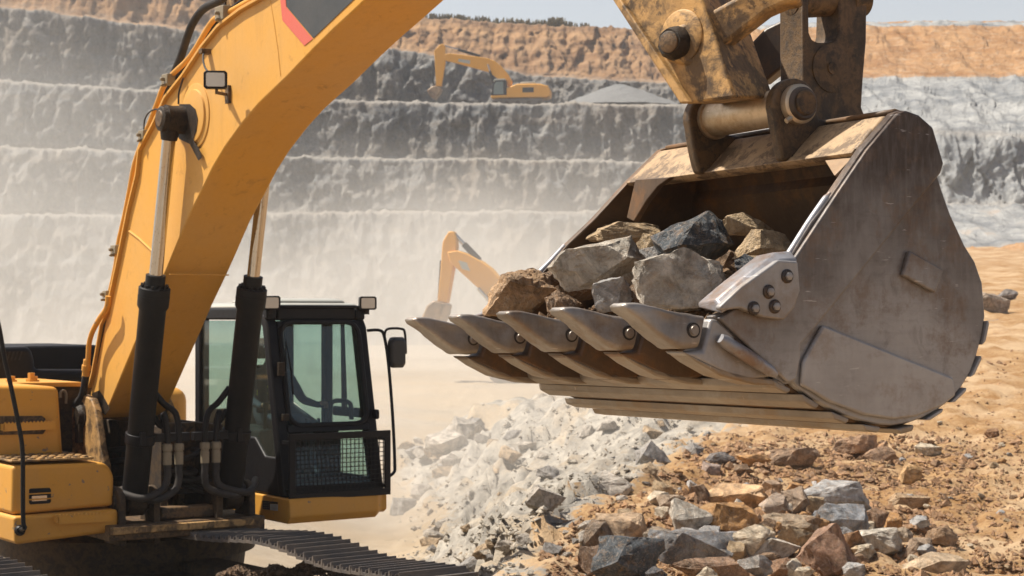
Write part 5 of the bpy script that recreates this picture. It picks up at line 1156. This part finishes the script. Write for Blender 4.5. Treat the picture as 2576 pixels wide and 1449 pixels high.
# fine rubble filling the bucket below them
def chip(q, c, s, r, sq=0.7):
    n = []
    for (a_, b__, c_) in ((1, 0, 0), (-1, 0, 0), (0, 1, 0), (0, -1, 0), (0, 0, 1), (0, 0, -1)):
        n.append(Vector((a_, b__, c_ * sq)) * s * r.uniform(0.6, 1.15) + Vector((r.uniform(-.35, .35), r.uniform(-.35, .35), r.uniform(-.3, .3))) * s)
    R = Matrix.Rotation(r.uniform(0, 6.3), 3, 'Z'); n = [c + R @ v for v in n]
    q.add(n, [(0, 2, 4), (2, 1, 4), (1, 3, 4), (3, 0, 4), (2, 0, 5), (1, 2, 5), (3, 1, 5), (0, 3, 5)])
q = MB(); rr = random.Random(4); nu, nv = 30, 16; base = QP.hit(1868, 838) + wB * 0.06; vs = []
for i in range(nu + 1):
    for j in range(nv + 1):
        u_ = i / nu; v_ = j / nv; p = base + wB * (1.66 * u_) - tB * (0.0 + 0.95 * v_)
        p = p + Z * (-0.0 + 0.16 * sin(pi * min(1, u_ * 1.1)) * smooth(v_ * 2) + 0.05 * v_ + 0.03 * fr(p.x * 6, p.y * 6, 1)); p.z += 0.05; vs.append(p)
fs = [(i * (nv + 1) + j, i * (nv + 1) + j + 1, (i + 1) * (nv + 1) + j + 1, (i + 1) * (nv + 1) + j) for i in range(nu) for j in range(nv)]
q.add(vs, fs)
for _ in range(1500):
    p = rr.choice(vs) + Vector((rr.uniform(-.03, .03), rr.uniform(-.03, .03), rr.uniform(0, .02))); chip(q, p, rr.uniform(0.008, 0.035), rr)
o = q.build('rubble', M['rock'], None, smooth=False); o.color = (0.24, 0.15, 0.085, 1); tag(o, 'brown rubble filling the bucket under the rocks', 'rubble', kind='stuff')
# --- heap of blasted stone on the bank
def grock(seed, zx, zy, w_, h, col, label, tilt=0, rough=0.05, sink=0.12, name='rock', group='blasted stones heaped on the orange bank', raw=False, lift=0.0, dep=0.9, sub=4):
    x, y, W, H = (zx, zy, w_, h) if raw else (1195 + .5362 * zx, 1006.3 + .5362 * zy, w_ * .58, h * .60)
    g = ground_hit(x, y + H * 0.42); s = g.y / F; d = (W * H) ** 0.5 * s * dep
    c = P(x, y, g.y + d * 0.12)
    return mkrock(seed, c + Z * lift, (W * s * 1.1, d, H * s * 1.14), col, (0, radians(tilt), random.Random(seed).uniform(-.25, .25)), label, group, sub, name, rough)
G = grock
G(41, 720, 765, 300, 200, DARK, 'dark slate peak at the front left of the stone heap')
G(42, 1035, 690, 370, 185, (0.20, 0.20, 0.205), 'long slate wedge with a sunlit pale left face', -10)
G(43, 1640, 705, 262, 215, (0.30, 0.18, 0.12), 'tall reddish brown boulder in the middle of the stone heap')
G(44, 1195, 575, 255, 155, ORANGE, 'orange block behind the long slate wedge')
G(45, 995, 568, 180, 130, LIGHT, 'tilted pale grey block left of the orange block', 25)
G(46, 1680, 470, 325, 150, GREY, 'broad flat-topped grey boulder at the top of the stone heap')
G(47, 1460, 578, 310, 85, (0.38, 0.29, 0.2), 'long low tan slab in front of the flat-topped grey boulder')
G(48, 1722, 565, 240, 135, (0.26, 0.27, 0.285), 'blue-grey angular rock right of the long tan slab')
G(49, 1190, 458, 330, 105, (0.56, 0.36, 0.2), 'pale orange low boulder above the orange block')
G(50, 1290, 665, 205, 135, CREAM, 'cream rock right of the long slate wedge')
G(51, 1392, 705, 225, 115, LIGHT, 'pale white rock left of the reddish brown boulder')
G(52, 1495, 645, 150, 100, TAN, 'tan rock tucked behind the reddish brown boulder')
G(53, 1900, 665, 210, 110, LIGHT, 'light grey flat rock right of the reddish brown boulder')
G(54, 2150, 780, 260, 105, (0.48, 0.36, 0.24), 'rounded tan boulder at the bottom right of the stone heap', -8)
G(55, 2040, 350, 98, 92, (0.52, 0.33, 0.16), 'lone tan cube on the orange dirt right of the heap')
G(56, 1500, 265, 205, 72, (0.30, 0.2, 0.13), 'flat brown slab on the dirt under the bucket')
G(57, 1778, 218, 185, 95, (0.38, 0.24, 0.15), 'brown boulder just below the bucket heel')
G(58, 1110, 325, 82, 62, (0.36, 0.28, 0.24), 'pinkish stone on the edge of the white slope')
G(59, 1150, 272, 120, 46, (0.15, 0.14, 0.14), 'dark thin stone on the edge of the white slope')
G(60, 2030, 475, 175, 62, (0.36, 0.25, 0.15), 'flat brown rock lying right of the grey boulder')
G(61, 690, 625, 210, 150, (0.48, 0.34, 0.22), 'cream topped brown rock at the left end of the heap')
G(62, 565, 650, 120, 140, (0.2, 0.15, 0.11), 'dark brown stone at the left edge of the heap')
G(63, 885, 668, 170, 115, (0.28, 0.22, 0.16), 'grey-brown rock behind the dark slate peak')
G(64, 1310, 280, 145, 46, ORANGE, 'low orange brown slab near the edge of the white slope')
G(65, 1412, 495, 135, 100, (0.4, 0.31, 0.24), 'small pinkish grey rock between pale orange and grey boulders')
G(66, 1500, 475, 120, 110, (0.33, 0.24, 0.17), 'small brown rock leaning on the flat-topped grey boulder')
G(67, 1765, 672, 115, 105, (0.36, 0.2, 0.1), 'brown angular rock right behind the reddish brown boulder')
G(68, 1958, 578, 80, 78, ORANGE, 'small bright orange cube right of the blue-grey rock')
G(69, 1885, 558, 95, 85, (0.25, 0.15, 0.09), 'small dark brown rock beside the bright orange cube')
G(70, 2185, 640, 150, 85, (0.34, 0.22, 0.13), 'brown flat rock above the rounded tan boulder')
G(71, 1100, 795, 330, 95, (0.27, 0.17, 0.11), 'brown slab along the bottom of the picture')
G(72, 1312, 778, 140, 90, (0.3, 0.28, 0.26), 'grey stone at the bottom between brown slab and reddish boulder')
G(73, 560, 762, 130, 130, (0.23, 0.15, 0.1), 'brown stone left of the dark slate peak')
G(74, 765, 672, 120, 95, ORANGE, 'orange brown stone behind the dark slate peak')
G(75, 1830, 715, 90, 62, CREAM, 'small cream stone right of the reddish brown boulder')
G(76, 1990, 640, 110, 70, (0.36, 0.28, 0.2), 'small tan stone above the light grey flat rock')
G(77, 1395, 415, 90, 62, (0.36, 0.25, 0.17), 'small brown stone on top of the pale orange boulder')
G(78, 1260, 325, 90, 40, (0.2, 0.13, 0.08), 'little dark stone on the dirt above the pale orange boulder')
G(79, 2125, 235, 110, 55, CREAM, 'cream stone on the dirt below the bucket heel')
G(80, 1900, 255, 150, 60, (0.3, 0.19, 0.12), 'low brown rock right of the boulder below the bucket heel')
G(81, 2425, 158, 62, 40, (0.26, 0.14, 0.07), 'small dark brown stone on the track at the right')
G(82, 850, 812, 90, 50, (0.1, 0.1, 0.11), 'small slate stone at the bottom beside the slate peak')
G(83, 2490 , 762, 92, 50, (0.36, 0.29, 0.23), 'weathered boulder pile on the haul road right of the bucket', raw=True, name='boulder', group='boulders on the haul road', sub=4)
G(84, 2535, 742, 50, 28, (0.2, 0.18, 0.17), 'dark boulder behind the weathered boulder on the haul road', raw=True, name='boulder', group='boulders on the haul road', sub=3)
G(85, 920, 480, 120, 60, (0.33, 0.25, 0.18), 'brown stone at the rim left of the pale orange boulder')
G(86, 1720, 630, 90, 60, GREY, 'small grey stone above the brown angular rock')
G(87, 1255, 560, 60, 60, (0.3, 0.16, 0.07), 'small rusty stone right of the orange block')
G(88, 2080, 690, 120, 70, (0.36, 0.26, 0.18), 'tan stone above and left of the rounded tan boulder')
G(89, 1440, 790, 120, 80, (0.26, 0.15, 0.09), 'brown stone at the bottom touching the reddish boulder')
# --- smaller stones, each its own object
USED = set()
def heapfill():
    r = random.Random(77); CN = [(CREAM, 'cream'), (LIGHT, 'pale grey'), (GREY, 'grey'), (TAN, 'tan'), (ORANGE, 'orange'), (BROWN, 'dark brown'), (0, 0)]
    k = 0
    while k < 85:
        x = r.gauss(1900, 200); y = r.uniform(1225, 1446); W = r.uniform(26, 62); c, n = r.choice(CN[:6])
        if x < 1740 - (y - 1150) * 0.9 or x > 2400: continue
        pos = 'left' if x < 1780 else 'middle' if x < 2020 else 'right'; row = 'top' if y < 1290 else 'centre' if y < 1370 else 'bottom'
        lab = '%s %s stone in the %s of the heap, %s row' % ('medium' if W > 46 else 'smaller', n.replace('dark ', ''), pos, row)
        if lab in USED: continue
        USED.add(lab); grock(400 + k, x, y, W, W * r.uniform(.55, .85), c, '%s %s stone in the %s of the heap, %s row' % ('medium' if W > 46 else 'smaller', n.replace('dark ', ''), pos, row), r.uniform(-20, 20), raw=True, name='stone', group='stones filling the gaps of the heap', sub=3); k += 1
heapfill()
def szw(w_, a, b): return 'tiny' if w_ < a else ('small' if w_ < b else 'large')
def cname(o):
    c = tuple(round(v - 1e-4, 2) for v in o.color[:3])
    return {TAN: 'tan', ORANGE: 'orange', (0.24, 0.15, 0.09): 'dark brown', (0.36, 0.24, 0.14): 'brown', GREY: 'grey', CREAM: 'cream', (0.3, 0.18, 0.1): 'reddish brown', (0.42, 0.38, 0.33): 'pale grey', (0.48, 0.43, 0.37): 'chalky', (0.30, 0.28, 0.27): 'mid grey', (0.45, 0.33, 0.21): 'sandy'}.get(c, 'brown')
def zone(x, y):
    if y < 1110: return 'beside the haul road'
    return ('left' if x < 1850 else 'right' if x > 2300 else 'in front') + (' beyond the heap' if y < 1220 else ' beside the heap' if y < 1330 else ' at the bottom edge')
def zone2(x, y): return ('near its crest' if y < 1150 else 'halfway down' if y < 1300 else 'at the bottom') + (' beside the orange bank' if x > 1450 else ' towards the cab' if x < 1200 else '')
r = random.Random(21); n_ = 0; cols = [TAN, ORANGE, BROWN, (0.36, 0.24, 0.14), GREY, CREAM, (0.3, 0.18, 0.1)]
pool = [rock_mesh('stone', 200 + i, (1, r.uniform(.8, 1.1), r.uniform(.5, .8)), 3) for i in range(10)]
tries = 0
while n_ < 140 and tries < 5000:
    tries += 1
    x = r.uniform(1400, 2560); y = r.uniform(1105, 1449) if r.random() < 0.8 else r.uniform(900, 1120)
    if x < 1740 - (y - 1150) * 1.05: continue
    g = ground_hit(x, y)
    if sdist(g.x, g.y, ORNG) < 0: continue
    s = r.uniform(7, 26) * (0.6 if y < 1120 else 1) * g.y / F
    o = bpy.data.objects.new('stone', r.choice(pool)); C.objects.link(o); o.location = g + Z * s * 0.15; o.scale = (s * r.uniform(.8, 1.4), s, s); o.rotation_euler = (r.uniform(-.3, .3), r.uniform(-.3, .3), r.uniform(0, 6.28)); o.color = r.choice(cols) + (1,)
    lab = '%s %s stone scattered on the orange dirt %s' % (szw(s * F / g.y, 12, 19), cname(o), zone(x, y))
    if lab in USED: bpy.data.objects.remove(o); continue
    USED.add(lab); tag(o, lab, 'stone', 'small stones scattered on the orange dirt'); n_ += 1
pale = [(0.42, 0.38, 0.33), (0.48, 0.43, 0.37), (0.30, 0.285, 0.27), (0.45, 0.33, 0.21)]
n_ = 0
tries = 0
while n_ < 110 and tries < 5000:
    tries += 1
    x = r.uniform(1000, 1900); y = r.uniform(1060, 1449)
    if x > 1740 - (y - 1150) * 1.0: continue
    g = ground_hit(x, y)
    if height(g.x, g.y)[1] < 0.05 and r.random() < 0.75: continue
    s = min(r.expovariate(1 / 26) + 12, 120) * g.y / F
    o = bpy.data.objects.new('pale_boulder', r.choice(pool)); C.objects.link(o); o.location = g + Z * s * 0.1; o.scale = (s * r.uniform(.8, 1.3), s, s); o.rotation_euler = (r.uniform(-.5, .5), r.uniform(-.5, .5), r.uniform(0, 6.28)); o.color = r.choice(pale) + (1,)
    lab = '%s %s boulder on the white slope %s' % (szw(s * F / g.y, 20, 45), cname(o), zone2(x, y))
    if lab in USED: bpy.data.objects.remove(o); continue
    USED.add(lab); tag(o, lab, 'boulder', 'boulders on the white rubble slope'); n_ += 1
q = MB(); q2 = MB()
for _ in range(14000):
    x = r.uniform(1300, 2620); y = r.uniform(880, 1470) if r.random() < .3 else r.uniform(1090, 1470)
    g = ground_hit(x, y); so_ = sdist(g.x, g.y, ORNG)
    if so_ > 0.1 : chip(q, g, min(0.07, r.expovariate(1 / 0.013) + 0.010) * (1 if g.y < 40 else 2), r)
for _ in range(5000):
    x = r.uniform(1680, 2450); y = r.uniform(1105, 1340); g = ground_hit(x, y)
    if sdist(g.x, g.y, ORNG) > 0.2 and fr(g.x * 0.8, g.y * 0.8, 5, 3) > -0.12: chip(q, g, min(0.10, r.expovariate(1 / 0.022) + 0.018), r)
for _ in range(4500):
    x = r.uniform(980, 1950); y = r.uniform(1010, 1470)
    g = ground_hit(x, y); so_ = sdist(g.x, g.y, ORNG)
    if so_ < 0 and height(g.x, g.y)[1] > 0.03: chip(q2, g, min(0.10, r.expovariate(1 / 0.016) + 0.012), r)
o = q.build('rubble', M['rock'], None, smooth=False); o.color = (0.33, 0.19, 0.10, 1); tag(o, 'orange brown gravel crumbs over the dirt bank', 'rubble', kind='stuff')
o = q2.build('rubble', M['rock'], None, smooth=False); o.color = (0.40, 0.36, 0.30, 1); tag(o, 'pale rubble chips over the white slope', 'rubble', kind='stuff')
# mud and stones lying on the track frame
q = MB(); rr = random.Random(9)
for cx_, cy_, wd_, ht in ((780, 1425, 90, 40), (690, 1420, 50, 18), (600, 1425, 60, 20), (870, 1440, 60, 22)):
    c = P(cx_, cy_ + 22, 14.9)
    for _ in range(420):
        u_ = rr.gauss(0, 0.33); v_ = rr.uniform(0, 1) * max(0, 1 - abs(u_) * 1.1)
        chip(q, c + Vector((u_ * wd_ * 15 / F, rr.uniform(-.12, .12), v_ * ht * 15 / F)), rr.uniform(0.01, 0.03), rr, 0.9)
o = q.build('soil_clods', M['rock'], None, smooth=False); o.color = (0.16, 0.10, 0.06, 1); tag(o, 'brown soil clods lying on the track frame under the cab', 'soil', kind='stuff')

# ================================================================ air: haze and dust
def vol(name, lo, hi, dens, col, label, aniso=0.35, cloud=None):
    lo = Vector(lo); hi = Vector(hi); q = MB().box((lo + hi) / 2, (hi.x - lo.x) / 2, (hi.y - lo.y) / 2, (hi.z - lo.z) / 2)
    m = bpy.data.materials.new(name); m.use_nodes = True; t = m.node_tree; t.nodes.clear()
    out = t.nodes.new('ShaderNodeOutputMaterial'); pv = t.nodes.new('ShaderNodeVolumePrincipled'); pv.inputs['Color'].default_value = col + (1,)
    pv.inputs['Density'].default_value = dens; pv.inputs['Anisotropy'].default_value = aniso; t.links.new(pv.outputs[0], out.inputs['Volume'])
    if cloud: cloud(t, pv, dens)
    o = q.build(name, m, None, smooth=False); tag(o, label, name.replace('_', ' '), kind='stuff'); return o
vol('haze', (-330, -70, -2.5), (330, 480, 84), 0.00045, (0.82, 0.86, 0.92), 'pale dusty air over the whole quarry')
def cloud2(t, pv, dens): cloud(t, pv, dens, (-6.0, 11.5), (38, 17), 3.4, 0.2)
def cloud(t, pv, dens, bx=(-12, 40), by=(107, 66), bz=15.0, ns=0.04):
    N = t.nodes; g = N.new('ShaderNodeNewGeometry').outputs['Position']
    def mth(op, a, b=0.0):
        q = N.new('ShaderNodeMath'); q.operation = op
        for i, x in enumerate((a, b)):
            if isinstance(x, (int, float)): q.inputs[i].default_value = x
            else: t.links.new(x, q.inputs[i])
        return q.outputs[0]
    nz = N.new('ShaderNodeTexNoise'); nz.inputs['Scale'].default_value = ns; nz.inputs['Detail'].default_value = 4; t.links.new(g, nz.inputs[0])
    sp_ = N.new('ShaderNodeSeparateXYZ'); t.links.new(g, sp_.inputs[0])
    def bell(v, c, w_): a = mth('DIVIDE', mth('SUBTRACT', v, c), w_); return mth('SUBTRACT', 1.0, mth('MULTIPLY', a, a))
    ex = bell(sp_.outputs[0], *bx); ey = bell(sp_.outputs[1], *by); ez = mth('SUBTRACT', 1.0, mth('DIVIDE', sp_.outputs[2], bz))
    e = mth('MULTIPLY', mth('MULTIPLY', mth('MAXIMUM', ex, 0), mth('MAXIMUM', ey, 0)), mth('MAXIMUM', ez, 0))
    k = mth('MAXIMUM', mth('SUBTRACT', mth('MULTIPLY', nz.outputs[0], 8.0), 3.6), 0.0)
    t.links.new(mth('MULTIPLY', mth('MULTIPLY', e, k), dens), pv.inputs['Density'])
vol('dust_cloud', (-60, 40, 0.15), (30, 174, 16), 0.050, (0.88, 0.86, 0.82), 'drifting pale dust over the pit floor', 0.3, cloud)

dc = vol('dust_cloud', (-18, 21, -1.6), (6, 56, 3.4), 0.075, (0.90, 0.86, 0.80), 'thin dust drifting low over the white rubble slope', 0.3, cloud2)
